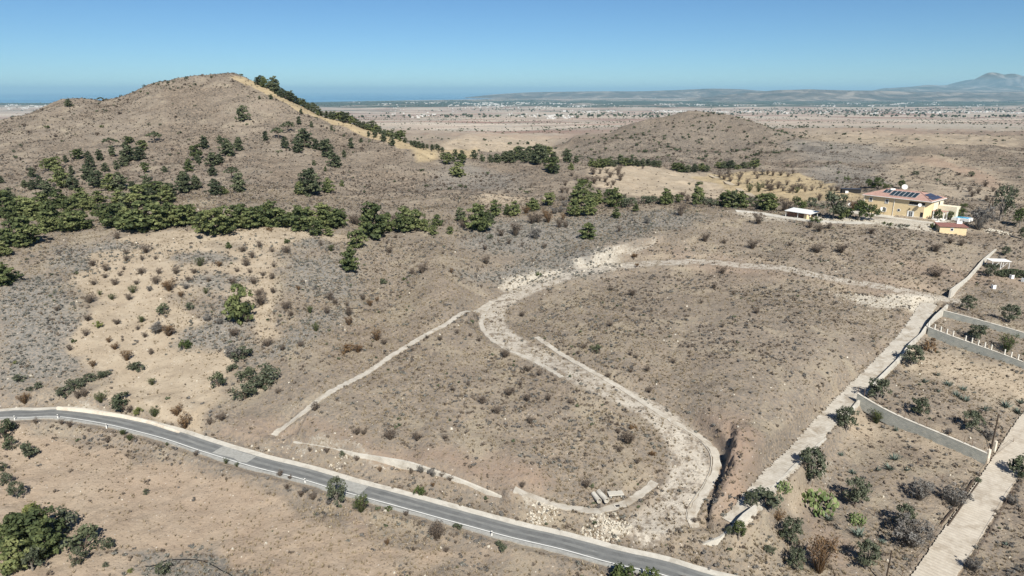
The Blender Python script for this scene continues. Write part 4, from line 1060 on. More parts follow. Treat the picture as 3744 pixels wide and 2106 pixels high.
# around the house
plants('R8', [(660,545,265,'olive','tall dark grey tree left of the yellow house',.95),(740,555,110,'roundpine','bright low tree under the tall dark grey tree'),(920,565,185,'tree','dark round tree in front of the left end of the house',.9),(1030,572,150,'tree','bright round tree touching the left front corner of the house',1.0),(810,520,100,'bush','green hedge bush between the tall grey tree and the round trees'),(860,470,100,'rustbare','brown bush behind the two round trees by the house'),
 (30,470,150,'pine','green pine left of the open white-roofed shed'),(180,475,140,'bare','brown bare tree behind the white-roofed shed, left one',1.0),(290,445,110,'tree','green tree behind the white-roofed shed'),(350,455,100,'bush','dark hedge bush right of the shed roof'),(440,430,120,'oliveshrub','grey-green tree behind the right end of the shed',.8),(520,370,70,'bare','small bare tree on the straw slope behind the shed'),
 (1010,240,80,'tree','left tree of the clump behind the house roof'),(1110,245,100,'tree','tallest tree of the clump behind the house roof'),(1060,240,60,'bush','low bush in the clump behind the roof'),(1190,245,60,'bush','small bush at the right of the clump behind the roof'),(1340,250,80,'tree','tree right of the big satellite dish behind the house'),
 (1705,575,115,'tree','round clipped reddish-green tree at the right end of the terrace',.75),(1830,560,80,'tree','clipped tree behind the small hut, left one',.95),(1930,555,110,'tree','taller clipped tree behind the small hut',.8),(1660,640,62,'bush','round dark shrub left of the small hut',.8),(480,585,70,'bush','broad olive green bush below the shed',1.3),
 (2110,660,210,'greybare','big grey leafless tree right of the small hut',.9),(2330,570,320,'eucalyptus','tall sparse pale eucalyptus on the right beyond the hut',.75),(2440,390,150,'eucalyptus','feathery tree behind the tall eucalyptus',.9),(2520,640,180,'tree','dark spreading tree at the right edge of the photo beyond the rubble',.8),(2540,755,110,'olive','dark olive tree at the right edge below the spreading tree',.7),
 (1970,430,44,'bush','low dark green mound bush on the slope behind the hut',1.5),(800,165,50,'bush','small dark tree on the scrub slope above the white-walled field edge',1.2)], 'tree', 'x', None)
plants('R8', [(1170,605,35,'bush'),(1230,620,45,'bush'),(1330,635,40,'oliveshrub'),(1400,630,45,'agave'),(1520,645,26,'rustbush')], 'bush', 'low garden plant along the edge of the paved yard', 'garden plants by the yard')
plants('R8', [(2110,300,60),(2180,230,60),(2260,280,50),(2050,330,70),(2300,330,60),(2470,320,60),(2190,380,60),(2020,280,50),(1910,260,40),(1350,150,40,'oliveshrub'),(1480,110,50,'oliveshrub'),(2040,130,60,'oliveshrub'),(1780,220,30,'oliveshrub'),(2160,520,60,'greybare'),(2230,480,60,'greybare')], 'bare', 'scraggy shrub on the open slope right of and behind the house', 'shrubs behind the house')
AL = 'small almond tree in the golden orchard behind the shed'
plants('R8', [(40,270,45),(110,250,70),(160,275,50),(10,250,50),(200,215,50),(260,270,70),(300,290,60,'greenbare'),(350,250,50),(380,280,50),(450,270,50),(540,240,40),(640,270,50),(700,270,55),(230,290,50),(320,180,40),(50,190,40),(210,130,40),(260,100,40),(140,120,50),(60,120,50),(320,240,40)], 'bare', AL, 'almond trees in the golden orchard', wide=1.1)
plants('R7', [(2050,140,50),(2150,130,40),(2100,160,60),(2160,180,50),(2250,160,60),(2240,220,40),(2330,200,50),(2430,150,50),(2350,280,80,'greenbare'),(2440,280,90,'greenbare'),(2560,270,70),(2530,210,50),(2530,110,50),(2400,110,40),(2270,120,40),(2490,240,40),(2480,110,50,'greybare'),(2140,100,50,'bare')], 'bare', AL, 'almond trees in the golden orchard', wide=1.1)
plants('R7', [(790,110,70),(860,100,50),(925,95,50),(960,140,70),(1040,110,90),(1060,170,80),(800,200,80),(855,175,50),(910,185,60),(735,170,50),(685,175,40),(990,215,60),(935,220,40),(575,125,45),(510,220,50),(480,290,60),(530,290,50),(490,370,50),(850,265,30),(620,160,40),(970,240,30)], 'bare', 'small brown almond tree left of the pale field', 'almond trees left of the pale field')
# right hand lots
OL = 'x'
plants('R8', [(2380,920,90,'olive','small olive tree at the top of the right hand lots'),(2220,1130,120,'olive','olive tree in front of the white frame canopy',1.0),(2290,1050,60,'oliveshrub','grey shrub under the white frame canopy')], 'olive', OL, None)
plants('Q7', [(2000,105,150,'olive','olive tree on the uppermost terrace, left one',1.0),(2420,225,180,'olive','olive tree on the uppermost terrace near the right edge',1.0),(2100,405,175,'olive','olive tree behind the white post fence',1.0),(2390,515,190,'greenbare','thin fig tree with pale leaves behind the white post fence',.9),(1625,515,180,'rustbush','cone shaped tree half rusty half green at the end of the fence wall',.55),
 (1440,645,200,'olive','dark olive tree beside the plot edge, third terrace',1.0),(1100,995,240,'olive','olive tree with a yellowish top beside the plot edge above the lowest wall',.9),(790,1305,240,'olive','olive tree at the left end of the lowest wall',.9),(1095,1228,150,'greenbare','leafy citrus tree on the strip under the lowest wall',.9),(1525,1145,185,'olive','olive tree in the terrace above the lowest wall, left of its neighbour',.95),(2040,1310,210,'olive','olive tree near the end of the terrace above the lowest wall',.9),
 (1290,1305,60,'agave','bluish agave at the foot of the lowest wall',.8),(1815,1335,60,'greybare','small lavender shrub under the right olive of the terrace',.9),(2210,1400,110,'greybare','bare tangle of branches beside the utility pole')], 'olive', OL, None)
plants('Q7', [(1810,855,70),(1710,915,50),(1900,960,70),(1990,1010,80),(2170,1100,80),(2390,1070,90),(2530,1030,70),(1570,820,60),(1960,900,60),(1700,750,50),(2520,1130,80),(1940,990,50)], 'agave', 'bluish agave clump on the weedy terrace slope', 'agaves on the weedy terrace', wide=1.1)
plants('Q8', [(430,515,350,'olive','largest olive tree against the plot edge in the lower right lot',.85),(880,755,290,'olive','olive tree in the middle of the lower right lot casting a shadow left',.85),(1360,985,260,'olive','olive tree near the fallen posts in the lower right lot',.85),(170,600,110,'cactus','small prickly pear beside the plot edge',.9),(520,790,220,'cactus','largest prickly pear thicket with bright pads in the lower right lot',1.0),(900,920,110,'cactus','round prickly pear between the two shaded olives',.9),
 (240,1140,300,'olive','olive tree at the bottom left of the lower right lot',.8),(990,1385,300,'olive','olive tree at the bottom of the lower right lot beside the leaning post',.8),(520,1420,400,'rustbare','large rusty brown shrub with bare branches at the bottom of the lot',.75),(290,1390,240,'olive','grey-green olive under the rusty shrub',.8),(1530,690,200,'greybare','leafless almond tree in grey weeds, left of the pair',1.1),(1870,750,200,'greybare','leafless almond tree with dark branches beside the dark fallen posts',1.1),
 (1440,1150,260,'greybare','wide leafless tree spreading below the third olive',1.2),(920,1060,120,'agave','large agave clump under the round prickly pear',1.1),(620,900,100,'agave','agave clump under the largest prickly pear',1.1),(2545,460,250,'darkbush','very dark tree cut by the right edge beside the concrete road',.8),(2110,510,50,'oliveshrub','small green weed on the left edge of the concrete road',1.4),(110,900,110,'rustbare','orange brown dry bush left of the bottom olive',1.2),(2280,820,40,'bare','low twigs on the right edge of the concrete road',1.5),
 (2450,740,100,'greybare','bare shrub right of the concrete road'),(2060,1400,140,'greybare','dead branches right of the concrete road at the bottom'),(30,1220,90,'oliveshrub','small dark shrub at the left of the bottom olive')], 'olive', OL, None)
plants('Q8', [(1270,290,80),(1230,390,80),(850,430,60),(1390,400,60),(1100,400,60),(60,710,50),(740,250,50),(1160,1130,60),(2400,1160,60)], 'agave', 'grey-blue agave clump in the weeds of the lower right lot', 'agaves in the lower right lot', wide=1.1)
# plot shrubs (larger ones)
PL = 'dry brown shrub on the sloping plot'
plants('Q3', [(105,460,90),(440,460,60),(900,520,110,'rustbush'),(1010,520,90,'rustbare'),(1200,400,110,'rustbare'),(110,800,210,'oliveshrub'),(40,880,150,'oliveshrub'),(580,1100,90),(1000,1340,80),(1070,1340,60),(1330,1390,110),(1600,1400,90),(1880,1390,60),(1270,440,60),(210,930,60),(260,500,60),(2110,850,50),(1960,910,60),(2250,1030,90),(2400,1130,80),(2480,570,90),(2220,410,50),(1830,400,60),(1700,380,40),(2000,330,50),(2130,360,40),(2520,950,90)], 'bare', PL, 'dry shrubs on the sloping plot', wide=1.15)
plants('Q5', [(815,510,90,'darkbush'),(80,160,60),(960,260,60),(1180,105,40),(625,270,40),(1230,325,40),(1740,470,40),(2420,130,60),(1870,30,40),(640,535,40),(1160,550,50),(1220,580,50),(1590,630,60),(1165,720,50),(1330,710,60),(130,1010,90),(340,1000,70),(60,850,50),(140,710,70),(250,750,60),(1190,1280,60,'rustbush'),(1140,1430,120),(940,770,60),(1350,920,60),(2080,270,50),(700,480,60),(1040,1330,60),(560,1030,60),(160,1230,70)], 'bare', PL, 'dry shrubs on the sloping plot', wide=1.15)
plants('R7', [(1910,780,90),(2440,600,110),(1710,1200,0.0) if False else (2380,850,90),(2100,800,50),(1180,1320,70),(2190,1310,40),(2080,1100,70),(2000,1250,60),(1200,940,50,'rustbush'),(1230,1030,40,'rustbush'),(970,1270,50)], 'bare', PL, 'dry shrubs on the sloping plot', wide=1.3)
plants('R8', [(430,640,60),(520,680,70),(620,650,60),(500,890,90),(740,890,90),(1040,700,60),(1690,880,90),(1830,800,60),(1940,820,60),(1690,1130,100),(230,820,40),(450,760,30)], 'bare', PL, 'dry shrubs on the sloping plot', wide=1.5)
plants('Q6', [(1130,130,130),(1050,210,70),(720,570,100),(1380,250,60,'rustbush'),(1800,920,60),(2540,760,230,'oliveshrub'),(2370,770,160,'olive'),(80,570,70),(870,690,0.0) if False else (1230,330,60)], 'bare', PL, 'dry shrubs on the sloping plot', wide=1.1)
ORD = 'first second third fourth fifth sixth seventh eighth ninth tenth eleventh twelfth thirteenth fourteenth fifteenth sixteenth seventeenth eighteenth nineteenth twentieth'.split()
ORD = ORD
ORD += ['twenty-' + w for w in ORD[:9]] + ['thirtieth'] + ['thirty-' + w for w in ORD[:9]] + ['fortieth'] + ['forty-' + w for w in ORD[:9]] + ['fiftieth'] + ['fifty-' + w for w in ORD[:9]] + ['sixtieth']
SHORT = {'scattered pines on the tall hill': 'pine on the tall hill', 'pine belt on the back of the ridge': 'pine in the belt behind the right ridge', 'pine clump on the saddle': 'dark pine in the clump on the saddle', 'pine row at the foot of the middle hill': 'dark pine in the row under the middle hill',
 'pines at the left foot of the tall hill': 'pine in the wood at the left foot of the hill', 'long row of pines above the field': 'bright pine in the long row above the straw field', 'orchard trees in the left field': 'bare orchard tree in the left field', 'shrubs between the pine row and the plot': 'dry shrub between pine row and plot',
 'bushes on the upper hill': 'small dark bush on the upper hill', 'shrubs around the lower left clearing': 'dry shrub round the lower left clearing', 'weed bushes along the road verges': 'weed bush on the road verge', 'almond trees in the golden orchard': 'almond tree in the golden orchard', 'dry shrubs on the sloping plot': 'dry shrub on the sloping plot'}
for gname, mem in MEMBERS.items():
    n_ = len(mem); base = SHORT.get(gname, None) or mem[0][3]
    line_like = any(w in gname for w in ('row', 'belt', 'hedge line', 'verges')) and 'between' not in gname
    if n_ > 14 and not line_like:
        mem = sorted(mem, key=lambda m: m[2]); nb = 3 if n_ < 60 else 5
        names = ['farthest', 'middle', 'nearest'] if nb == 3 else ['farthest', 'far', 'middle', 'near', 'nearest']
        k = -(-n_ // nb)
        for b in range(nb):
            seg = sorted(mem[b * k:(b + 1) * k], key=lambda m: m[1])
            base = ' '.join(base.split()[:10])
            for i, m in enumerate(seg): m[0]['label'] = f"{base}, {ORD[i]} from left, {names[b]} band"
    else:
        seg = sorted(mem, key=lambda m: m[1])
        for i, m in enumerate(seg): m[0]['label'] = f"{' '.join(base.split()[:11])}, {ORD[i]} from left"
print('plants', n_plants)
# ------------------------------------------------------------------ roads and paths
def road_mats():
    m, nt, b = new_mat('asphalt', .9, .2)
    geo = nt.nodes.new('ShaderNodeNewGeometry'); p = geo.outputs['Position']
    r = ramp(nt, noise(nt, p, .22, 7, .7, .6), [(0.3, (.135, .136, .132)), (0.5, (.175, .175, .168)), (0.7, (.245, .240, .225))])
    g = mixc(nt, ramp(nt, noise(nt, p, 14, 3, .8), [(0.35, 0.0), (0.8, .45)]).outputs[0], r.outputs[0], (.27, .265, .25))
    nt.links.new(g, b.inputs['Base Color']); bump(nt, b, noise(nt, p, 20, 3), .01)
    def conc(name, lo, hi, stain=(.22, .19, .15), amt=.5, sc=.9, rough=.9):
        m2, nt2, b2 = new_mat(name, rough, .15)
        g2 = nt2.nodes.new('ShaderNodeNewGeometry'); q = g2.outputs['Position']
        r2 = ramp(nt2, noise(nt2, q, sc, 6, .7), [(0.3, lo), (0.7, hi)])
        st = ramp(nt2, noise(nt2, q, sc * .35, 7, .75, .5), [(0.5, 0.0), (0.68, amt)])
        nt2.links.new(mixc(nt2, st.outputs[0], r2.outputs[0], stain), b2.inputs['Base Color'])
        bump(nt2, b2, noise(nt2, q, 9, 4), .02)
        return m2
    return m, conc
M_asph, conc = road_mats()
M_conc = conc('pale_concrete', (.46, .42, .36), (.60, .56, .49))
M_concd = conc('ribbed_concrete', (.40, .345, .28), (.54, .48, .40), (.24, .185, .13), .6)
M_weath = conc('weathered_concrete', (.37, .33, .275), (.52, .475, .41), (.255, .205, .15), .9, .8)
M_wall = conc('grey_wall', (.30, .31, .29), (.42, .42, .39), (.22, .21, .18), .5, .6)
M_white = conc('whitewashed', (.60, .52, .42), (.76, .69, .58), (.42, .30, .20), .7, .5)
M_paint = mat_plain('white_paint', (.72, .70, .66), .7, .1)
M_worn = mat_plain('worn_asphalt', (.150, .150, .146), .9, .22, .5)
M_old = mat_plain('old_asphalt', (.32, .31, .285), .92, .2, 2)

road = empty('road', (0, 0, 0)); tag(road, kind='structure')
ribbon('asphalt', asph, asph_z, -1.75, 1.75, M_asph, lift=0.02, parent=road)
ribbon('concrete_shoulder', asph, asph_z, -2.95, -1.752, M_conc, lift=0.055, parent=road, wob=.12)
ribbon('lower_shoulder', asph, asph_z, 1.752, 2.35, M_old, lift=0.0, parent=road, wob=.35)
ribbon('worn_wheel_track', asph, asph_z, -1.15, -.35, M_worn, thick=.004, lift=0.0235, parent=road, wob=.25)
ribbon('worn_wheel_track', asph, asph_z, .25, 1.05, M_worn, thick=.004, lift=0.0235, parent=road, wob=.25)
ribbon('painted_edge_line', asph, asph_z, 1.42, 1.58, M_paint, thick=.004, lift=0.028, parent=road)
arc = np.concatenate([[0], np.cumsum(np.hypot(*np.diff(asph, axis=0).T))])
for a_, b_ in ((.385, .44), (.535, .575)):
    i0, i1 = int(len(asph) * a_), int(len(asph) * b_)
    ribbon('old_asphalt_patch', asph[i0:i1], asph_z[i0:i1], -1.74, 1.0, M_old, thick=.004, lift=0.025, parent=road, wob=.7)
dr = ribbon('concrete_track', dirt, dirt_z, -2.4, 2.4, M_concd, lift=.03, rib=.055, wob=.25); tag(dr, kind='structure')
rr_ = ribbon('ribbed_driveway', ribr, ribr_z, -1.9, 1.9, M_weath, lift=.02, rib=.05, wob=.6); tag(rr_, kind='structure')
tag(ribbon('narrow_concrete_path', strip, strip_z, -.75, .75, M_weath, lift=.02, rib=.03, wob=.4), kind='structure')
tag(ribbon('lower_pavement', swalk, swalk_z, -.75, .75, M_weath, lift=.02, wob=.4), kind='structure')
tag(ribbon('left_pavement', lwalk, lwalk_z, -.6, .5, M_weath, lift=.03, wob=.35), kind='structure')
rw = ribbon('right_pavement', rwalk, rwalk_z, -.75, .6, M_weath, lift=.03, wob=.35); tag(rw, kind='structure')
ribbon('kerb', rwalk[60:], rwalk_z[60:], .78, .93, M_weath, lift=.12, parent=rw)

tag(ribbon('dirt_path', path, smooth1(path_z, 8), -1.6, 1.6, mat_plain('trodden_soil', (.42, .35, .26), .95, .15, .5), lift=.12, wob=.5), kind='structure')
# paved yard by the house (sheet over the flat pad, sides buried)
yd = MB(); yd.prism([tuple(q) for q in [HP1 - hd * 7 - hb * 5.6, HP2 + hd * 4.5 - hb * 5.6, HP2 + hd * 6 + hb * 6, HP2 + hb * 1, HP1 - hd * 2 + hb * 1]], HZ - .6, HZ + .03)
tag(yd.build('paved_yard', M_conc), kind='structure')
tag(ribbon('yard_drive', ydr, ydr_z + .13, -2.3, 2.3, M_conc, wob=.5), kind='structure')

# ------------------------------------------------------------------ retaining walls
def block_material():
    m, nt, b = new_mat('grey_blockwork', .92, .1)
    geo = nt.nodes.new('ShaderNodeNewGeometry'); q = geo.outputs['Position']
    uv = nt.nodes.new('ShaderNodeTexCoord')
    r = ramp(nt, noise(nt, q, .8, 5, .7), [(0.3, (.235, .24, .225)), (0.7, (.36, .355, .325))])
    br = nt.nodes.new('ShaderNodeTexBrick'); br.inputs['Scale'].default_value = 1.0; br.inputs['Brick Width'].default_value = .45; br.inputs['Row Height'].default_value = .21; br.inputs['Mortar Size'].default_value = .02
    br.inputs['Color1'].default_value = (.9, .9, .9, 1); br.inputs['Color2'].default_value = (1.08, 1.06, 1.0, 1); br.inputs['Mortar'].default_value = (.6, .6, .58, 1)
    nt.links.new(uv.outputs['UV'], br.inputs['Vector'])
    st = ramp(nt, noise(nt, q, 1.6, 6, .8, 1.2), [(0.52, 0.0), (0.72, .5)])
    nt.links.new(mixc(nt, st.outputs[0], mixc(nt, 1.0, r.outputs[0], br.outputs['Color'], 'MULTIPLY'), (.15, .14, .12)), b.inputs['Base Color'])
    return m
M_block = block_material()
def wall_mesh(name, line, h, thick, mat, parent=None, base=-.5, zfun=None, step=1.2, cap=.0, capmat=None):
    ln = np.array(line)
    k = max(2, int(np.hypot(*(np.diff(ln, axis=0).T)).sum() / step))
    seg = np.concatenate([[0], np.cumsum(np.hypot(*np.diff(ln, axis=0).T))]); s = np.linspace(0, seg[-1], k)
    p = np.column_stack([np.interp(s, seg, ln[:, 0]), np.interp(s, seg, ln[:, 1])])
    tgt = np.gradient(p, axis=0); tgt /= np.linalg.norm(tgt, axis=1)[:, None]; nr = np.column_stack([tgt[:, 1], -tgt[:, 0]])
    zb = smooth1(hxy(p[:, 0] + nr[:, 0] * .9, p[:, 1] + nr[:, 1] * .9), 40)
    hh = np.interp(s / seg[-1], np.linspace(0, 1, len(h)), h) if hasattr(h, '__len__') else np.full(k, h)
    if zfun is not None: zt = zfun(p, zb)
    else: zt = zb + hh
    F = p + nr * thick / 2; B = p - nr * thick / 2
    v = np.concatenate([np.column_stack([F, zb + base]), np.column_stack([F, zt]), np.column_stack([B, zt]), np.column_stack([B, zb + base])])
    i = np.arange(k - 1)
    f = np.concatenate([np.column_stack([i, i + 1, i + k + 1, i + k]), np.column_stack([i + k, i + k + 1, i + 2 * k + 1, i + 2 * k]), np.column_stack([i + 2 * k, i + 2 * k + 1, i + 3 * k + 1, i + 3 * k]),
                        [[0, k, 2 * k, 3 * k], [k - 1, 4 * k - 1, 3 * k - 1, 2 * k - 1]]])
    me = np_mesh(name, v, f, [mat])
    uvl = me.uv_layers.new(name='uv')
    sv = np.concatenate([s] * 4); zv = np.concatenate([zb + base, zt, zt + thick, zb + base])
    li = np.empty(len(me.loops), dtype=np.int32); me.loops.foreach_get('vertex_index', li)
    uvl.data.foreach_set('uv', np.column_stack([sv[li], zv[li] - zb.min()]).ravel().astype(np.float32))
    o = link(bpy.data.objects.new(name, me), parent)
    return o, p, zt, nr
def wall_thing(name, line, h, label, mat=None, coping=True, **kw):
    r = empty(name, (0, 0, 0))
    o, p, zt, nr = wall_mesh('wall_face', line, h, .45, mat or M_block, r, **kw)
    if coping:
        wall_c = np_mesh('coping', np.concatenate([np.column_stack([p + nr * .27, zt + .003]), np.column_stack([p + nr * .27, zt + .09]), np.column_stack([p - nr * .277, zt + .09]), np.column_stack([p - nr * .277, zt + .003])]),
            (lambda k, i: np.concatenate([np.column_stack([i, i + 1, i + k + 1, i + k]), np.column_stack([i + k, i + k + 1, i + 2 * k + 1, i + 2 * k]), np.column_stack([i + 2 * k, i + 2 * k + 1, i + 3 * k + 1, i + 3 * k])]))(len(p), np.arange(len(p) - 1)), [M_conc])
        link(bpy.data.objects.new('coping', wall_c), r)
    tag(r, label, 'wall'); return p, zt, nr
pA, zA, nA = wall_thing('retaining_wall', lotA, 2.35, 'lowest grey block retaining wall on the right, ending beside the utility pole')
pB, zB, nB = wall_thing('retaining_wall', lotB, 2.1, 'grey retaining wall under the fence of white posts at the right edge')
pC, zC, nC = wall_thing('retaining_wall', lotC, 1.6, 'uppermost grey retaining wall at the right edge, above the white post fence')
wall_thing('retaining_wall', edgeW, [.5, 1.3, 1.5, 1.2, .5], 'pale concrete retaining wall along the lower edge of the plot above the road verge', mat=M_conc, coping=False)
wall_thing('roadside_wall', roadW, [.85, .9, .8, .6, .4], 'low whitewashed wall curving beside the road on the left', mat=M_white, coping=False)
# wall along the plot's right edge
bnd = wl([(3462, 1128), (3380, 1215), (3290, 1320), (3200, 1410), (3120, 1498), (3030, 1592), (2950, 1668), (2880, 1735), (2822, 1790)])[::-1]
wall_thing('boundary_wall', bnd, [.35, .5, .5, .9, .8, 1.6, .6, .8, 1.2, 2.0, .9, 1.7, 1.2], 'long concrete boundary wall running up beside the ribbed driveway', mat=M_conc, coping=False)
tip = wl([(2560, 1985), (2640, 1968), (2700, 1935), (2760, 1880)])
wall_thing('corner_wall', tip, [.2, .8, 2.2, 1.6], 'short sloping concrete wall at the lower tip of the plot', mat=M_conc, coping=False)
top_w = wl([(3470, 1090), (3520, 1040), (3570, 990), (3640, 915)])
wall_thing('boundary_wall', top_w, [2.4, 1.0, 1.6, .6], 'upper boundary wall above the end of the ribbed driveway', mat=M_conc, coping=False)

def pillar(name, px, py, h, w, mat, label, cat):
    x, y, z = at(px, py); m = MB(); m.box((0, 0, h / 2 - .15), (w, w * .6, h + .3), .5); o = m.build(name, mat, loc=(x, y, z)); tag(o, label, cat); return o
pillar('gate_pillar', 3607, 1690, 2.7, .8, M_white, 'white wall end pillar at the lowest retaining wall, beside the utility pole', 'pillar')
pillar('gate_pillar', 3634, 1652, 2.3, .6, M_white, 'thin white pillar behind the wall end pillar near the utility pole', 'pillar')

# ------------------------------------------------------------------ fences (posts and wires)
M_wire = mat_plain('rusty_wire', (.16, .12, .095), .7)
M_postw = mat_plain('white_post', (.66, .62, .55), .8)
M_posts = mat_plain('rusty_post', (.17, .115, .085), .8)
M_wood = mat_plain('dark_wood', (.075, .055, .042), .9, .3, 3)
def fence(name, pts, h, r, mat, label, wires=(.45, .9), group=None, wr=.018, sq=False):
    root = empty(name, (0, 0, 0))
    for (x, y, z) in pts:
        m = MB()
        if sq: m.box((0, 0, h / 2 - .15), (2 * r, 2 * r, h + .3))
        else: m.tube([(0, 0, -.3), (0, 0, h)], [r, r * .8], 6)
        m.build('post', mat, root, loc=(x, y, z))
    for w in wires:
        MB().tube([(x, y, z + h * w) for x, y, z in pts], wr, 4, cap=False).build('wire', M_wire, root)
    tag(root, label, 'fence'); return root
def on_wall(p, zt, nr, n_, off=-.02):
    idx = np.linspace(0, len(p) - 1, n_).astype(int)
    return [(p[i][0], p[i][1], zt[i] + .05) for i in idx]
fence('post_fence', on_wall(pB, zB, nB, 15), 1.25, .11, M_postw, 'fence of short white concrete posts on top of a grey retaining wall', sq=True)
fence('wire_fence', on_wall(pA, zA, nA, 13), 1.5, .05, M_posts, 'thin rusty post and wire fence on the lowest retaining wall')
fence('wire_fence', on_wall(pC, zC, nC, 10), 1.5, .05, M_posts, 'thin rusty post and wire fence on the uppermost retaining wall')
def gfence(px_pts, h, label, r=.05, mat=None, wires=(.5, .95)):
    fence('wire_fence', [at(*q) for q in px_pts], h, r, mat or M_posts, label, wires)
gfence([(3320, 1335), (3420, 1375), (3500, 1400), (3590, 1440), (3680, 1485), (3744, 1520)], 1.3, 'sagging wire fence between the weedy terrace and the bare lot behind it')
gfence([Z('Q8', 830, 0), Z('Q8', 1010, 110), Z('Q8', 1240, 215), Z('Q8', 1500, 340), Z('Q8', 1750, 490), Z('Q8', 1890, 560)], 1.3, 'thin wire fence crossing the weeds between the two lower right lots')
gfence([Z('Q8', 450, 560), Z('Q8', 640, 640), Z('Q8', 880, 770), Z('Q8', 1070, 850), Z('Q8', 1290, 1000)], 1.1, 'thin wire fence between the largest prickly pear and the middle olive trees')
gfence([Z('Q8', 2460, 120), Z('Q8', 2230, 300), Z('Q8', 2120, 440), Z('Q8', 1740, 970), Z('Q8', 1620, 1170), Z('Q8', 1500, 1310), Z('Q8', 1350, 1449)], 1.1, 'wire fence following the left side of the concrete track')
gfence([Z('Q8', 2560, 500), Z('Q8', 2440, 640), Z('Q8', 2330, 840), Z('Q8', 2200, 1060), Z('Q8', 2110, 1230), Z('Q8', 2060, 1300)], 1.1, 'wire fence following the right side of the concrete track')
gfence([(3060, 822), (3160, 832), (3260, 842), (3360, 855), (3440, 866), (3540, 874), (3650, 872)], 1.2, 'wire fence along the top of the plot in front of the paved yard')

# ------------------------------------------------------------------ poles, posts and small site things
def utility_pole(px, py, h, label, lean=.0, arm=True):
    x, y, z = at(px, py); r = empty('utility_pole', (x, y, z)); 
    MB().tube([(0, 0, -.4), (lean * .5, 0, h * .5), (lean, 0, h)], [.16, .14, .11], 8).build('pole', M_wood, r)
    if arm:
        MB().box((lean, 0, h - .35), (1.7, .12, .14), .5).build('crossarm', M_wood, r)
        for k in (-.7, 0, .7):
            MB().tube([(lean + k * math.cos(.5), k * math.sin(.5), h - .28), (lean + k * math.cos(.5), k * math.sin(.5), h - .08)], [.05, .035], 6).build('insulator', M_postw, r)
    tag(r, label, 'utility pole'); return r
utility_pole(3621, 1655, 8.2, 'tall dark wooden utility pole beside the white wall pillar and the concrete track')
x, y, z = at(3235, 2140); p2 = empty('wooden_post', (x, y, z)); MB().tube([(0, 0, -.3), (.12, 0, 6.0)], [.13, .09], 7).build('pole', M_wood, p2); tag(p2, 'bare leaning wooden post without crossarm at the bottom of the lower right lot', 'post')
xa, ya, za = at(3597, 806); xb, yb, zb_ = at(3627, 818); af = empty('pylon', ((xa + xb) / 2, (ya + yb) / 2, za)); 
MB().tube([(-1.5, 0, -.3), (-.1, .1, 8.6)], [.15, .11], 6).build('leg', M_wood, af); MB().tube([(1.5, 0, -.3), (.1, .1, 8.6)], [.15, .11], 6).build('leg', M_wood, af)
MB().box((0, .1, 8.3), (3.2, .14, .18)).build('crossarm', M_wood, af); MB().box((0, .05, 4.2), (1.6, .1, .12)).build('brace', M_wood, af); tag(af, 'dark A-frame power pylon with two legs right of the small hut', 'pylon')
x, y, z = at(3341, 850); y_ = empty('lamp_mast', (x, y, z)); MB().tube([(0, 0, -.2), (0, 0, 1.6)], .04, 6).build('pole', M_posts, y_); tag(y_, 'thin dark mast at the front edge of the paved yard', 'mast')
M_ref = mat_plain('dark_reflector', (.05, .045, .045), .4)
for (px, py), lb in zip([(55, 1537), (213, 1532), (390, 1566), (1116, 1768), (1798, 1962)],
    ['white roadside marker post nearest the left edge of the photo', 'white roadside marker post opposite the start of the low white wall', 'white roadside marker post at the road bend, opposite the middle of the low white wall', 'white roadside marker post left of the tall roadside olive', 'white roadside marker post at the bottom of the road, rightmost of the five']):
    x, y, z = at(px, py); r = empty('marker_post', (x, y, z), .3)
    MB().box((0, 0, .42), (.20, .16, 1.25)).build('post', M_paint, r); MB().box((0, 0, .80), (.205, .165, .2)).build('reflector', M_ref, r); tag(r, lb, 'marker post', 'marker posts along the road')

hose = [at(*Z('Q2', *q)) for q in [(1455, 1366), (1510, 1366), (1570, 1352), (1640, 1320), (1700, 1303), (1800, 1300), (1900, 1300), (2000, 1307), (2080, 1335), (2150, 1368), (2230, 1415), (2300, 1449), (2400, 1510)]]
hp = smooth_line(hose, .5); hm = MB().tube([(a_, b_, float(hxy(a_, b_)) + .28) for a_, b_ in hp], .07, 6)
tag(hm.build('black_hose', mat_plain('black_rubber', (.018, .018, .018), .5), smooth=True), 'black water hose snaking over the grassy bank at the bottom left', 'hose')

# concrete pipes and slab on the plot
def pipe(px, py, L, R, rz, label):
    x, y, z = at(px, py); r = empty('concrete_pipe', (x, y, z + R), rz)
    m = MB(); n_ = 18
    for (r1, s_) in ((R, 1), (R * .78, -1)):
        b = len(m.v)
        for e in (-L / 2, L / 2):
            for k in range(n_): t = 2 * math.pi * k / n_; m.v.append((e, r1 * math.cos(t), r1 * math.sin(t)))
        for k in range(n_):
            q = (b + k, b + (k + 1) % n_, b + n_ + (k + 1) % n_, b + n_ + k); m.f.append(q if s_ > 0 else q[::-1])
    for e in (0, 1):
        for k in range(n_):
            a0 = e * n_ + k; a1 = e * n_ + (k + 1) % n_; c0 = 2 * n_ + e * n_ + k; c1 = 2 * n_ + e * n_ + (k + 1) % n_
            m.f.append((a0, c0, c1, a1) if e == 0 else (a0, a1, c1, c0))
    m.build('pipe_shell', M_conc, r, smooth=False); MB().tube([(L / 2 - .12, 0, 0), (L / 2 + .02, 0, 0)], R * 1.07, 18, cap=False).build('collar', M_conc, r); tag(r, label, 'concrete pipe')
pipe(2180, 1826, 2.3, .42, -1.25, 'shorter concrete pipe lying on the plot, left one of the pair')
pipe(2203, 1822, 2.9, .45, -1.2, 'longer concrete pipe lying on the plot, right one of the pair')
x, y, z = at(2250, 1812); sl = empty('concrete_slab', (x, y, z + .3), .15)
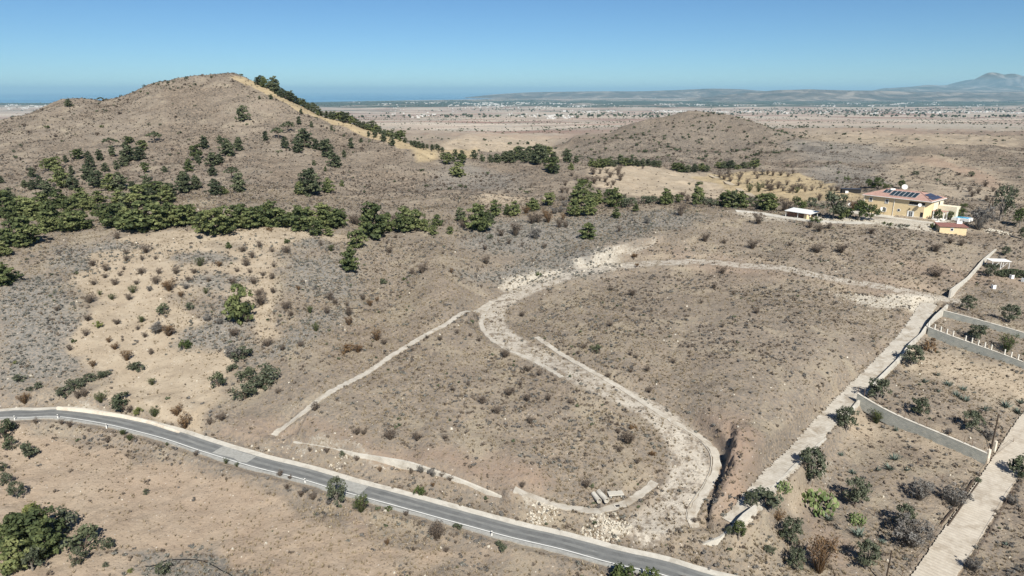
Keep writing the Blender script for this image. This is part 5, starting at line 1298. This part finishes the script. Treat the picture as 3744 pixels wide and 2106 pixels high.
MB().box((0, 0, .15), (2.6, 1.2, .22)).build('top_slab', M_conc, sl); MB().box((-.9, 0, -.15), (.25, 1.0, .38)).build('block', M_wall, sl); MB().box((.9, 0, -.15), (.25, 1.0, .38)).build('block', M_wall, sl); tag(sl, 'flat concrete slab resting on two blocks beside the concrete pipes', 'concrete slab')
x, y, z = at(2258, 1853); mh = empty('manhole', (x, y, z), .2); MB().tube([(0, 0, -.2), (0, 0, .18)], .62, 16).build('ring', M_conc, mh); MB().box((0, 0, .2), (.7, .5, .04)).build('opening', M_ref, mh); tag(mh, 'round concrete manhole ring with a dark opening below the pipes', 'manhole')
beams = [((1745, 935), (1865, 790), 'short dark rusty beam lying nearest the leafless almond tree'), ((1800, 965), (2110, 530), 'longest dark beam lying along the left edge of the concrete track'), ((1945, 700), (2060, 500), 'dark beam lying between the longest beam and the weeds at the track edge')]
for a_, b_, lb in beams:
    p0 = at(*Z('Q8', *a_)); p1 = at(*Z('Q8', *b_)); m = MB(); m.tube([(p0[0], p0[1], p0[2] + .25), ((p0[0] + p1[0]) / 2, (p0[1] + p1[1]) / 2, (p0[2] + p1[2]) / 2 + .3), (p1[0], p1[1], p1[2] + .25)], .17, 4)
    tag(m.build('steel_beam', M_wood), lb, 'beam')

# ------------------------------------------------------------------ the yellow house
M_yel = mat_plain('yellow_render', (.68, .53, .32), .9, .09, .9)
M_cream = mat_plain('cream_render', (.74, .66, .50), .9, .06, .9)
M_redr = None
def tile_material(name, col):
    m, nt, b = new_mat(name, .85, .15)
    tc = nt.nodes.new('ShaderNodeTexCoord')
    w = nt.nodes.new('ShaderNodeTexWave'); w.inputs['Scale'].default_value = 1.3; w.inputs['Distortion'].default_value = .4; nt.links.new(tc.outputs['Object'], w.inputs['Vector'])
    r = ramp(nt, noise(nt, tc.outputs['Object'], 1.2, 5, .7), [(0.3, [c_ * .8 for c_ in col]), (0.7, [min(1, c_ * 1.15) for c_ in col])])
    nt.links.new(mixc(nt, .18, r.outputs[0], w.outputs['Color'], 'MULTIPLY'), b.inputs['Base Color']); bump(nt, b, w.outputs['Fac'], .03)
    return m
M_tile = tile_material('red_roof_tiles', (.46, .285, .235))
M_tile2 = tile_material('dark_red_roof', (.30, .145, .12))
M_glass = bpy.data.materials.new('dark_glass'); M_glass.use_nodes = True
_b = M_glass.node_tree.nodes['Principled BSDF']; _b.inputs['Base Color'].default_value = (.02, .025, .03, 1); _b.inputs['Roughness'].default_value = .12
M_col = bpy.data.materials.new('solar_glass'); M_col.use_nodes = True
_b = M_col.node_tree.nodes['Principled BSDF']; _b.inputs['Base Color'].default_value = (.022, .036, .045, 1); _b.inputs['Roughness'].default_value = .3; _b.inputs['Specular IOR Level'].default_value = .3
M_pv = bpy.data.materials.new('photovoltaic_cells'); M_pv.use_nodes = True
_b = M_pv.node_tree.nodes['Principled BSDF']; _b.inputs['Base Color'].default_value = (.05, .055, .085, 1); _b.inputs['Roughness'].default_value = .35
M_alu = mat_plain('aluminium', (.55, .56, .57), .5, .05, metal=.4)
M_wht = mat_plain('white_trim', (.80, .78, .74), .7, .04)
M_dark = mat_plain('dark_parts_and_shade', (.03, .028, .026), .9)  # dark parts, and the painted shade of recess and doorways
M_stone = mat_plain('rough_stone', (.42, .34, .25), .95, .35, 2.2, bmp=.05)
house = empty('yellow_house', (float(HP1[0]), float(HP1[1]), HZ), HOUSE_TH)
tag(house, 'large two storey yellow house with red hipped roof, solar panels and a big satellite dish', 'house')
H = MB(); H.prism([(0, 0), (HL - 1.6, 0), (HL, 2.2), (HL, HW), (0, HW)], -.6, 6.45); H.build('wall', M_yel, house)
MB().box((HL + .04, 8.2, 3.2), (.12, 9.0, 6.3)).build('side_wall_render', M_cream, house)
ex, ey = .65, .65; zr = 8.75
ridge_a, ridge_b = 5.6, 16.4
R_ = MB(); a0, a1, b0, b1 = -ex, HL + ex, -ey, HW + ey; my = HW / 2
vs = [(a0, b0, 6.46), (a1, b0, 6.46), (a1, b1, 6.46), (a0, b1, 6.46), (ridge_a, my, zr), (ridge_b, my, zr), (a0, b0, 6.62), (a1, b0, 6.62), (a1, b1, 6.62), (a0, b1, 6.62)]
R_.add(vs, [(3, 2, 1, 0), (0, 1, 7, 6), (1, 2, 8, 7), (2, 3, 9, 8), (3, 0, 6, 9), (6, 7, 5, 4), (7, 8, 5), (8, 9, 4, 5), (9, 6, 4)])
roof = R_.build('roof', M_tile, house)
for (p, q) in (((a0, b0, 6.64), (ridge_a, my, zr + .02)), ((a1, b0, 6.64), (ridge_b, my, zr + .02)), ((a1, b1, 6.64), (ridge_b, my, zr + .02)), ((a0, b1, 6.64), (ridge_a, my, zr + .02)), ((ridge_a, my, zr + .02), (ridge_b, my, zr + .02))):
    MB().tube([p, q], .13, 6).build('ridge_tile', M_tile, roof)
MB().box(((a0 + a1) / 2, b0 - .07, 6.5), (a1 - a0, .12, .18)).build('gutter', M_wht, roof)
MB().box((a1 + .07, (b0 + b1) / 2, 6.5), (.12, b1 - b0, .18)).build('gutter', M_wht, roof)
def slope_z(y): return 6.62 + (zr - 6.62) * (y + ey) / (my + ey)
sa = math.atan2(zr - 6.62, my + ey)
def panel_on_front(x0, w, y0, l, mat, nm):
    m = MB(); ca, sn = math.cos(sa), math.sin(sa)
    def P3(x, s, n): return (x, y0 + s * ca - n * sn, slope_z(y0) + s * sn + n * ca)
    m.add([P3(x0, 0, .10), P3(x0 + w, 0, .10), P3(x0 + w, l, .10), P3(x0, l, .10), P3(x0, 0, .20), P3(x0 + w, 0, .20), P3(x0 + w, l, .20), P3(x0, l, .20)], [(3, 2, 1, 0), (4, 5, 6, 7), (0, 1, 5, 4), (1, 2, 6, 5), (2, 3, 7, 6), (3, 0, 4, 7)])
    fr = m.build(nm, M_alu, house)
    g = MB(); g.add([P3(x0 + .07, .07, .204), P3(x0 + w - .07, .07, .204), P3(x0 + w - .07, l - .07, .204), P3(x0 + .07, l - .07, .204)], [(0, 1, 2, 3)]); g.build('panel_glass', mat, fr)
for k in range(2): panel_on_front(5.0 + k * 1.35, 1.25, 2.6, 3.0, M_col, 'solar_collector')
for k in range(6): panel_on_front(8.0 + k * 1.52, 1.42, .9, 4.3, M_col, 'solar_collector')
# photovoltaic panels on the right hip
run = (HL + ex) - ridge_b; sh_ = math.atan2(zr - 6.62, run)
def PR(s, y, n):       # s up the slope from the right eave
    return (HL + ex - s * math.cos(sh_) + n * math.sin(sh_), y, 6.62 + s * math.sin(sh_) + n * math.cos(sh_))
for rrow, (s0, ys_) in enumerate(((.6, (2.0, 3.5, 5.0, 6.5, 8.0, 9.5)), (2.7, (4.1, 5.6, 7.1, 8.6)))):
    for y0 in ys_:
        m = MB(); vv = [PR(s0, y0, .1), PR(s0, y0 + 1.4, .1), PR(s0 + 1.95, y0 + 1.4, .1), PR(s0 + 1.95, y0, .1)]; v2 = [PR(s0, y0, .17), PR(s0, y0 + 1.4, .17), PR(s0 + 1.95, y0 + 1.4, .17), PR(s0 + 1.95, y0, .17)]
        m.add(vv + v2, [(3, 2, 1, 0), (4, 5, 6, 7), (0, 1, 5, 4), (1, 2, 6, 5), (2, 3, 7, 6), (3, 0, 4, 7)]); o = m.build('photovoltaic_panel', M_pv, house)
def window(x, z, w, h, shut=False, nm='window', oval=False):
    fr = MB()
    if oval:
        pts = [(x + math.cos(t) * w / 2, z + math.sin(t) * h / 2) for t in np.linspace(0, 2 * math.pi, 20, endpoint=False)]
        m = MB(); m.add([(a_, -.07, b_) for a_, b_ in pts] + [(a_, .02, b_) for a_, b_ in pts], [tuple(range(20))[::-1]] + [(i, (i + 1) % 20, 20 + (i + 1) % 20, 20 + i) for i in range(20)]); o = m.build(nm, M_wht, house)
    else:
        for dx_, dz_, sx_, sz_ in ((0, h / 2 + .07, w + .28, .14), (0, -h / 2 - .09, w + .36, .16), (-w / 2 - .07, 0, .14, h), (w / 2 + .07, 0, .14, h)): fr.box((x + dx_, -.06, z + dz_), (sx_, .14, sz_))
        fr.box((x, -.03, z), (.06, .07, h)); o = fr.build(nm, M_wht, house)
    s_ = .62 if oval else 1.0
    MB().box((x, -.02 if not oval else -.08, z), (w * s_, .02, h * s_)).build('pane', M_glass, o)
    if shut:
        for sg_ in (-1, 1):
            c_ = MB(); c_.box((0, 0, 0), (.62, .06, h)); so = c_.build('shutter', M_wht, o); so.location = (x + sg_ * (w / 2 + .42), -.28, z); so.rotation_euler = (0, 0, -sg_ * .75)
    return o
window(2.3, 5.0, .95, 1.15); window(8.0, 5.0, .95, 1.2); window(1.9, 1.9, .8, 1.4, True); window(7.4, 1.95, .8, 1.45, True); window(12.5, 2.3, 1.25, 1.1, oval=True)
d_ = window(16.6, 1.25, 1.5, 2.3, nm='door'); 
for dz in (.55, 1.3, 2.0): MB().box((16.6, -.045, dz + .1), (1.4, .03, .07)).build('door_rail', M_wht, d_)
for x_ in (15.75, 17.45): MB().box((x_, -.1, 1.25), (.5, .05, 2.3)).build('door_shutter', M_wht, d_)
MB().box((18.2, -.012, 5.35), (5.2, .03, 1.1)).build('balcony_shade_panel', M_dark, house)  # flat dark panel painting the shade of the balcony recess
MB().box((18.2, -.05, 4.72), (5.4, .12, .16)).build('balcony_sill', M_wht, house)
MB().box((20.2, -.012, 1.35), (1.0, .03, 2.2)).build('doorway_shade_panel', M_dark, house)  # thin dark sheet painted as shade inside the doorway
for x_ in (.05, 10.6): MB().tube([(x_, -.12, 0), (x_, -.12, 6.4)], .07, 6).build('downpipe', M_wht, house)
MB().tube([(16.0, -.55, 3.3), (16.0, -.05, 3.2)], [.02, .28], 8).build('wall_lamp', M_dark, house)
# porch, right end
po = MB(); po.box((HL + 2.1, 4.8, 3.0), (4.2, 3.6, .12)); pc = po.build('porch_roof', M_tile, house)
for (x_, y_) in ((HL + 3.9, 3.2), (HL + 3.9, 6.4), (HL + .6, 3.1)): MB().box((x_, y_, 1.45), (.3, .3, 2.95)).build('porch_column', M_wht, house)
MB().box((HL + .115, 4.8, 1.6), (.03, 2.6, 2.6)).build('entrance_shade_panel', M_dark, house)  # dark sheet on the wall stands for the shaded entrance
MB().box((HL + .13, 8.6, 5.0), (.05, 1.2, 1.3)).build('window', M_glass, house)
MB().box((HL + 3.2, 9.6, 2.4), (6.0, 3.6, 4.2)).build('side_wing', M_cream, house)
rail = MB(); rail.box((19.3, -1.75, 1.0), (4.2, .08, .08)); [rail.box((17.3 + k * .45, -1.75, .6), (.06, .06, .8)) for k in range(10)]; rail.build('terrace_rail', M_wht, house)
terr = MB(); terr.prism([(14.2, -1.95), (HL + 3.6, -1.95), (HL + 4.2, 6.8), (HL + .1, 6.8), (HL + .1, -.01), (14.2, -.01)], -.4, .2); terr.build('terrace', M_wht, house)
# stones of the terrace base: each its own part
sx_ = 12.4; k = 0; stone_me = []
for q in range(5):
    g = random.Random(q); m = MB(); m.box((0, 0, 0), (.62, .34, .40), 0, .8)
    m.v = [(x_ + g.uniform(-.05, .05), y_ + g.uniform(-.03, .03), z_ + g.uniform(-.05, .05)) for x_, y_, z_ in m.v]
    me_ = bpy.data.meshes.new('stone'); me_.from_pydata(m.v, [], m.f); me_.materials.append(M_stone); stone_me.append(me_)
for row in range(3):
    x_ = 12.2 + row * .3
    while x_ < HL + 3.2:
        o = bpy.data.objects.new('stone', random.choice(stone_me)); link(o, house); o.location = (x_, -2.25 + random.uniform(-.08, .05), -.05 + row * .36); s_ = random.uniform(.8, 1.15); o.scale = (s_, 1, random.uniform(.85, 1.1)); x_ += .62 * s_ + .03
pw = MB(); pw.box((HL + 8.0, 9.0, .5), (5.5, 4.2, 1.0)); pool = pw.build('pool_surround', M_wht, house)
MB().box((HL + 8.0, 9.0, 1.03), (4.4, 3.2, .06)).build('pool_water', mat_plain('pool_blue', (.08, .35, .55), .2), pool)
def dish(name, loc, R, az, tilt, label, mat=None, pole=1.0):
    r = empty(name, loc, az); n_ = 20; rings = 5; m = MB()
    vs = [(0, .0, 0)]
    for j in range(1, rings + 1):
        rr = R * j / rings
        for k in range(n_): t = 2 * math.pi * k / n_; vs.append((rr * math.cos(t), -.35 * R * (j / rings) ** 2, rr * math.sin(t)))
    fs = [(0, 1 + k, 1 + (k + 1) % n_) for k in range(n_)]
    for j in range(rings - 1):
        for k in range(n_): a_ = 1 + j * n_; fs.append((a_ + k, a_ + n_ + k, a_ + n_ + (k + 1) % n_, a_ + (k + 1) % n_))
    m.add(vs, fs); d = m.build('reflector', M_wht, r, smooth=True); d.location = (0, 0, pole + R * .6); d.rotation_euler = (-tilt, 0, 0)
    MB().tube([(0, .1, -.3), (0, .1, pole + R * .6)], .06, 6).build('mast', M_alu, r)
    MB().tube([(0, -R * .1, pole + R * .1), (0, -R * .95, pole + R * .9)], .03, 5).build('feed_arm', M_alu, r); MB().box((0, -R * .97, pole + R * .95), (.16, .16, .2)).build('feed_horn', M_wht, r)
    tag(r, label, 'satellite dish'); return r
def hw(x_, y_, z_): q = HP1 + hd * x_ + hb * y_; return (float(q[0]), float(q[1]), HZ + z_)
dish('satellite_dish', hw(10.4, 7.9, 8.1), .98, -.45, .5, 'big white satellite dish standing behind the ridge of the yellow house')
dish('satellite_dish', hw(19.4, -.6, 4.5), .62, -.6, .5, 'small white satellite dish on the front wall of the yellow house', pole=.1)
wt = empty('water_tank', hw(7.2, 5.6, 8.3)); MB().tube([(-.9, 0, .45), (.9, 0, .45)], .32, 10).build('tank', M_wht, wt); MB().box((0, 0, .05), (1.6, .5, .3)).build('stand', M_alu, wt); tag(wt, 'white water tank lying above the two separate collectors on the roof', 'water tank')
dish('satellite_dish', (float(HP1[0] - hd[0] * 5), float(HP1[1] - hd[1] * 5), HZ - .1), .7, -.5, .6, 'white satellite dish on a mast among the trees left of the house', pole=1.8)

# small hut
pa = at(3434, 851); pb = at(3531, 862); th = math.atan2(pb[1] - pa[1], pb[0] - pa[0]); Lh = math.hypot(pb[0] - pa[0], pb[1] - pa[1])
hz_ = min(pa[2], pb[2]); hut = empty('small_hut', (pa[0], pa[1], hz_), th); tag(hut, 'small yellow hut with a flat dark red roof at the top right of the plot', 'hut')
MB().box((Lh / 2, 2.6, 1.2), (Lh, 5.2, 3.1)).build('wall', M_yel, hut)
rf = MB(); rf.add([(-.35, -.4, 2.75), (Lh + .35, -.4, 2.75), (Lh + .35, 5.6, 3.0), (-.35, 5.6, 3.0), (-.35, -.4, 2.93), (Lh + .35, -.4, 2.93), (Lh + .35, 5.6, 3.18), (-.35, 5.6, 3.18)], [(3, 2, 1, 0), (4, 5, 6, 7), (0, 1, 5, 4), (1, 2, 6, 5), (2, 3, 7, 6), (3, 0, 4, 7)]); rf.build('roof', M_tile2, hut)
f_ = MB(); f_.box((Lh * .45, -.04, 1.9), (.95, .1, .95)); wf = f_.build('window', M_wht, hut); MB().box((Lh * .45, -.1, 1.9), (.7, .03, .7)).build('pane', M_glass, wf)
ch = MB(); ch.box((Lh * .82, 4.6, 3.6), (.6, .6, 2.6)); c1 = ch.build('chimney', M_wht, hut); MB().box((Lh * .82, 4.6, 5.0), (.75, .75, .15)).build('chimney_cap', M_wht, c1); MB().box((Lh * .9, 4.7, 3.5), (1.5, .6, .8)).build('parapet', M_wht, hut)

# open shed with white roof
pa = at(2872, 792); pb = at(2968, 798); th = math.atan2(pb[1] - pa[1], pb[0] - pa[0]) - .15; Ls = 9.6
M_brick = tile_material('brown_brick', (.22, .12, .085)); M_sheet = mat_plain('white_sheet_metal', (.70, .69, .66), .6, .06)
shed = empty('open_shed', (pa[0], pa[1], min(pa[2], pb[2])), th); tag(shed, 'open shed with a flat white sheet roof and a low brown brick wall', 'shed')
MB().box((Ls / 2 - .6, 2.4, .7), (Ls - 1.6, 3.6, 1.9)).build('brick_wall', M_brick, shed)
rf = MB(); rf.add([(-.4, -.5, 2.2), (Ls + .4, -.5, 2.2), (Ls + .4, 5.2, 2.75), (-.4, 5.2, 2.75), (-.4, -.5, 2.32), (Ls + .4, -.5, 2.32), (Ls + .4, 5.2, 2.87), (-.4, 5.2, 2.87)], [(3, 2, 1, 0), (4, 5, 6, 7), (0, 1, 5, 4), (1, 2, 6, 5), (2, 3, 7, 6), (3, 0, 4, 7)]); rf.build('roof', M_sheet, shed)
for x_, y_ in ((0, 0), (Ls, 0), (Ls, 4.6), (0, 4.6), (Ls / 2, 0)): MB().box((x_, y_, 1.1), (.14, .14, 2.4)).build('roof_post', M_wht, shed)
x, y, z = at(2951, 800); ob = empty('yellow_block', (x, y, z), .3); MB().box((0, 0, .8), (1.9, 1.5, 1.7)).build('body', M_yel, ob); MB().box((0, 0, 1.68), (2.1, 1.7, .12)).build('lid', M_tile2, ob); tag(ob, 'small yellow rendered block at the right end of the open shed', 'block')
x, y, z = at(3085, 706); gh = empty('low_shed', (x, y, z), -.2); MB().box((3, 1.6, .8), (7.5, 3.0, 1.7)).build('wall', M_dark, gh); MB().box((3, 1.6, 1.75), (8.0, 3.5, .15)).build('roof', M_ref, gh); MB().box((1.0, -.4, .5), (1.2, .8, 1.0)).build('crate', M_wht, gh); tag(gh, 'low dark flat shed alone at the edge of the pale ground behind the house', 'shed')
# white frame canopy on the right
x, y, z = at(3625, 985); cn = empty('frame_canopy', (x, y, z), -.12); tag(cn, 'white tubular frame canopy between the olive trees at the right', 'canopy')
for x_, y_ in ((0, 0), (2.3, 0), (4.6, 0), (0, 3), (4.6, 3)): MB().box((x_, y_, 1.2), (.12, .12, 2.6)).build('frame_post', M_wht, cn)
MB().box((2.3, 1.5, 2.52), (5.4, 3.6, .08)).build('roof', M_wht, cn)
for x_ in (.6, 2.9): MB().tube([(x_ - .5, 0, .3), (x_ + 1.2, 0, 2.2)], .05, 5).build('brace', M_wht, cn)
for (px, py), lb in (((3698, 1018), 'white square tank on the bare ground below the dark rubble heap'), ((3741, 1030), 'white tank cut by the right edge of the photo'), ((3632, 1055), 'small pale box alone on the brown terrace')):
    x, y, z = at(px, py); t_ = empty('white_tank', (x, y, z), random.random()); MB().box((0, 0, .5), (.9, .8, 1.1)).build('body', M_wht, t_); MB().box((0, 0, 1.08), (.5, .45, .08)).build('lid', M_ref, t_); tag(t_, lb, 'tank')

# ------------------------------------------------------------------ scattered ground cover (nobody could count it)
def scatter(name, pts, sc, rot, meshes):
    col = bpy.data.collections.new(name + '_source')
    for i, m in enumerate(meshes):
        o = bpy.data.objects.new(name + '_piece', m); col.objects.link(o)
    me = bpy.data.meshes.new(name); me.vertices.add(len(pts)); me.vertices.foreach_set('co', np.asarray(pts, dtype=np.float32).ravel())
    a = me.attributes.new('scl', 'FLOAT', 'POINT'); a.data.foreach_set('value', np.asarray(sc, dtype=np.float32))
    a = me.attributes.new('rotz', 'FLOAT', 'POINT'); a.data.foreach_set('value', np.asarray(rot, dtype=np.float32))
    a = me.attributes.new('pick', 'INT', 'POINT'); a.data.foreach_set('value', rng.integers(0, len(meshes), len(pts)).astype(np.int32))
    o = link(bpy.data.objects.new(name, me)); tag(o, kind='stuff')
    ng = bpy.data.node_groups.new(name, 'GeometryNodeTree')
    ng.interface.new_socket('Geometry', in_out='INPUT', socket_type='NodeSocketGeometry'); ng.interface.new_socket('Geometry', in_out='OUTPUT', socket_type='NodeSocketGeometry')
    gi = ng.nodes.new('NodeGroupInput'); go = ng.nodes.new('NodeGroupOutput')
    ip = ng.nodes.new('GeometryNodeInstanceOnPoints'); ci = ng.nodes.new('GeometryNodeCollectionInfo')
    ci.inputs['Collection'].default_value = col; ci.inputs['Separate Children'].default_value = True; ci.inputs['Reset Children'].default_value = True
    ip.inputs['Pick Instance'].default_value = True
    def na(nm, ty):
        n_ = ng.nodes.new('GeometryNodeInputNamedAttribute'); n_.data_type = ty; n_.inputs['Name'].default_value = nm; return n_.outputs[0]
    cx = ng.nodes.new('ShaderNodeCombineXYZ'); ng.links.new(na('rotz', 'FLOAT'), cx.inputs[2])
    cs = ng.nodes.new('ShaderNodeCombineXYZ'); s_ = na('scl', 'FLOAT')
    for k in range(3): ng.links.new(s_, cs.inputs[k])
    ng.links.new(gi.outputs[0], ip.inputs['Points']); ng.links.new(ci.outputs[0], ip.inputs['Instance'])
    ng.links.new(na('pick', 'INT'), ip.inputs['Instance Index']); ng.links.new(cx.outputs[0], ip.inputs['Rotation']); ng.links.new(cs.outputs[0], ip.inputs['Scale'])
    ng.links.new(ip.outputs[0], go.inputs[0])
    md = o.modifiers.new('scatter', 'NODES'); md.node_group = ng
    return o
def grid_val(G, x, y):
    i = np.clip(np.searchsorted(rows, y), 0, len(rows) - 1); j = np.clip(np.searchsorted(acol, x / y), 0, len(acol) - 1); return G[i, j]
def sample(n_, Y0, Y1, weight, power=1.0, amax=1.12):
    Y = (rng.random(n_) * (Y1 ** power - Y0 ** power) + Y0 ** power) ** (1 / power); a_ = (rng.random(n_) * 2 - 1) * amax
    x = a_ * Y; keep = rng.random(n_) < grid_val(weight, x, Y); x, Y = x[keep], Y[keep]
    return np.column_stack([x, Y, hxy(x, Y) - .02])
clear = 1 - RM
def tuft(seed, mat, wid=.55, npc=7, leaf=.2, k=7, flat=.6):
    g = random.Random(seed); ce = [(g.uniform(-1, 1) * wid * .6, g.uniform(-1, 1) * wid * .6, .22 + g.random() * .3) for _ in range(k)]; ra = [g.uniform(.18, .3) for _ in range(k)]
    return cloud_mesh('tuft', [leaf_cloud(ce, ra, npc, leaf, flat, seed)], mat)
def grass(seed, mat, n_=16): v, f, t = twig_cloud(n_, .55, .8, seed, .045); return cloud_mesh('tuft', [(v, f, t)], mat)
clump = np.clip(.45 + 2.0 * fbm(XX, YY, 11, 4, 101, .7) + 1.0 * fbm(XX, YY, 40, 2, 111), 0, 1); clump2 = np.clip(.5 + 2.4 * fbm(XX, YY, 28, 3, 131), 0, 1)
base_w = scrubw * clear
def sc_(n_, lo, hi, p=1.6): return lo + (hi - lo) * rng.random(n_) ** p
p = sample(100000, 72, 300, base_w * (.08 + .92 * clump ** 1.7)); scatter('dry_scrub', p, sc_(len(p), .2, 1.0, 2.8), rng.random(len(p)) * 6.3, [tuft(s, M_scrub) for s in (1, 2, 3)] + [tuft(s, M_grey) for s in (4, 5)])
p = sample(130000, 260, 620, base_w * (.25 + .75 * clump2), 1.3); scatter('hillside_scrub', p, sc_(len(p), .3, 1.05, 2.4), rng.random(len(p)) * 6.3, [tuft(s, M_scrub, npc=5, leaf=.26) for s in (11, 12)] + [tuft(14, M_twig, npc=5, leaf=.26)] + [tuft(s, M_grey, npc=5, leaf=.26) for s in (13,)])
p = sample(60000, 72, 300, np.clip(sage * 1.2 + .10 * base_w * clump2, 0, 1) * clear); scatter('sage_scrub', p, sc_(len(p), .3, 1.0, 1.8), rng.random(len(p)) * 6.3, [tuft(s, M_sagel) for s in (21, 22, 23)])
p = sample(190000, 72, 290, np.clip(.3 + .5 * base_w, 0, 1) * clear * (.3 + .7 * clump2)); scatter('dry_grass', p, sc_(len(p), .25, .75, 1.5), rng.random(len(p)) * 6.3, [grass(s, M_straw) for s in (31, 32, 33)])
p = sample(2600, 80, 300, base_w * clump * (.4 + .6 * clump2)); scatter('dark_weeds', p, sc_(len(p), .4, 1.1, 2), rng.random(len(p)) * 6.3, [tuft(s, M_pinedark, npc=9, leaf=.17) for s in (41, 42)])
hill2 = np.clip((YY - 480) / 40, 0, 1) * clear
mh = hz_m
p = sample(22000, 440, 1000, hill2 * (.13 + .87 * mh) * (.35 + .65 * clump2), 1.2); scatter('hill_shrubs', p, sc_(len(p), .9, 3.2, 2.2), rng.random(len(p)) * 6.3, [tuft(s, M_pinedark, npc=12, leaf=.2) for s in (51, 52)] + [tuft(s, M_twig, npc=12, leaf=.2) for s in (53,)])
p = sample(3000, 300, 560, base_w * clump2 * (1 - hill2), 1.2); scatter('slope_shrubs', p, sc_(len(p), .8, 2.4, 2.4), rng.random(len(p)) * 6.3, [tuft(s, M_twig, npc=12, leaf=.2) for s in (61, 62)] + [tuft(s, M_pinedark, npc=12, leaf=.2) for s in (63,)])
p = sample(22000, 850, 4200, np.clip(.5 + 2.6 * fbm(XX, YY, 260, 3, 151), 0, 1), 1.0); scatter('valley_trees', p, sc_(len(p), 1.2, 5.2, 3.0), rng.random(len(p)) * 6.3, [tuft(s, M_pinedark, npc=10, leaf=.26) for s in (71, 72)])
p = sample(16000, 3800, 19000, np.clip(.35 + 3.2 * fbm(XX, YY, 1500, 3, 171), 0, 1), .8); scatter('far_groves', p, sc_(len(p), 6, 20, 2.2), rng.random(len(p)) * 6.3, [tuft(s, M_pinedark, npc=6, leaf=.4) for s in (81, 82)])
def rock(seed):
    g = random.Random(seed); m = MB(); m.box((0, 0, .25), (1, .8, .6), 0, .6); v = np.array(m.v) + np.random.default_rng(seed).normal(size=(8, 3)) * .09; return np_mesh('rock', v, np.array(m.f), [M_rock])
M_rock = mat_plain('pale_limestone', (.52, .47, .39), .95, .2, 2)
rk = np.clip(marl * 1.3, 0, 1) * clear; p = sample(60000, 74, 300, np.clip(rk + .035, 0, 1) * clear); scatter('stones', p, sc_(len(p), .08, .5, 3), rng.random(len(p)) * 6.3, [rock(s) for s in (1, 2, 3)])
for nm, (px, py), n_, R, s0, mt in (('white_rubble', (3645, 848), 110, 3.2, .4, None), ('limestone_outcrop', (1982, 1876), 110, 1.8, .28, None), ('limestone_outcrop', (2217, 1928), 220, 2.8, .32, None), ('limestone_outcrop', (1240, 1690), 40, 1.2, .25, None)):
    x, y, z = at(px, py); a_ = rng.random(n_) * 6.28; r_ = R * np.sqrt(rng.random(n_)); X_ = x + np.cos(a_) * r_ * 1.5; Y_ = y + np.sin(a_) * r_ * .8
    scatter(nm, np.column_stack([X_, Y_, hxy(X_, Y_) + .4 * np.maximum(0, 1 - r_ / R) - .05]), s0 * (.4 + rng.random(n_)), rng.random(n_) * 6.3, [rock(s) for s in (4, 5, 6)])
x, y, z = at(3710, 1003); n_ = 260; a_ = rng.random(n_) * 6.28; r_ = 4.0 * np.sqrt(rng.random(n_)); X_ = x + np.cos(a_) * r_ * 1.4; Y_ = y + np.sin(a_) * r_ * .6
scatter('dark_brushwood_heap', np.column_stack([X_, Y_, hxy(X_, Y_) + 1.1 * np.maximum(0, 1 - r_ / 4)]), .5 + rng.random(n_) * .5, rng.random(n_) * 6.3, [tuft(s, M_pinedark, npc=8, leaf=.22) for s in (91, 92)])

# ------------------------------------------------------------------ villages on the plain
M_vill = mat_plain('village_white', (.52, .50, .47), .8, .05, .01)
bands = [((2060, 2620), (404, 412), 190, (9, 20)), ((2400, 2860), (406, 411), 190, (10, 24)), ((2860, 3330), (403, 416), 120, (9, 22)), ((3330, 3780), (408, 415), 200, (10, 26)), ((2600, 3780), (384, 392), 90, (14, 30)), ((1690, 2090), (376, 384), 200, (16, 40)), ((1690, 2160), (386, 398), 150, (12, 26)), ((2100, 2600), (378, 392), 80, (14, 30)),
         ((2330, 2740), (352, 362), 120, (22, 50)), ((1840, 2120), (417, 433), 120, (7, 14)), ((1200, 1700), (372, 386), 70, (16, 60)), ((0, 190), (384, 400), 110, (12, 30)), ((1250, 1900), (396, 430), 50, (8, 22)), ((3250, 3500), (375, 383), 90, (14, 30)), ((2780, 3180), (375, 384), 60, (14, 26)), ((3160, 3240), (416, 419), 10, (14, 40))]
vl = []
for (x0, x1), (y0, y1), n_, (s0, s1) in bands:
    ctr = [(random.uniform(x0, x1), random.uniform(y0, y1)) for _ in range(max(4, n_ // 9))]
    for k in range(int(n_ * .68)):
        cx_, cy_ = random.choice(ctr); px = min(max(random.gauss(cx_, (x1 - x0) * .03), x0), x1); py = random.gauss(cy_, (y1 - y0) * .12)
        q = at(px, py)
        if q[1] > 3000: vl.append((q, random.uniform(s0, s1) * .72 * (1 + (random.random() ** 6) * 1.6), random.uniform(.35, .8), random.uniform(4.5, 9.5) * (1 if q[1] < 9500 else 1.5)))
vl.sort(key=lambda t: -t[1] * t[3] / t[0][1] ** 2)
big = sorted(vl[:60], key=lambda t: t[0][0] / t[0][1]); rest = vl[60:]
bx0 = MB(); bx0.box((0, 0, .5), (1, 1, 1)); bme = bpy.data.meshes.new('village_building'); bme.from_pydata(bx0.v, [], bx0.f); bme.materials.append(M_vill)
for bi, (q, w_, d_, h_) in enumerate(big):
    o = link(bpy.data.objects.new('village_building', bme)); o.location = (q[0], q[1], q[2] - 1); o.scale = (w_, w_ * d_, h_); o.rotation_euler = (0, 0, random.uniform(-.6, .6)); tag(o, 'white building on the far plain, %s largest one counted from the left' % ORD[bi], 'building', 'village buildings on the far plain')
mm = MB()
for (q, w_, d_, h_) in rest: mm.box((q[0], q[1], q[2] + h_ / 2 - 1), (w_, w_ * d_, h_), random.uniform(-.6, .6))
tag(mm.build('distant_village', M_vill), kind='stuff')
print('village', len(vl))
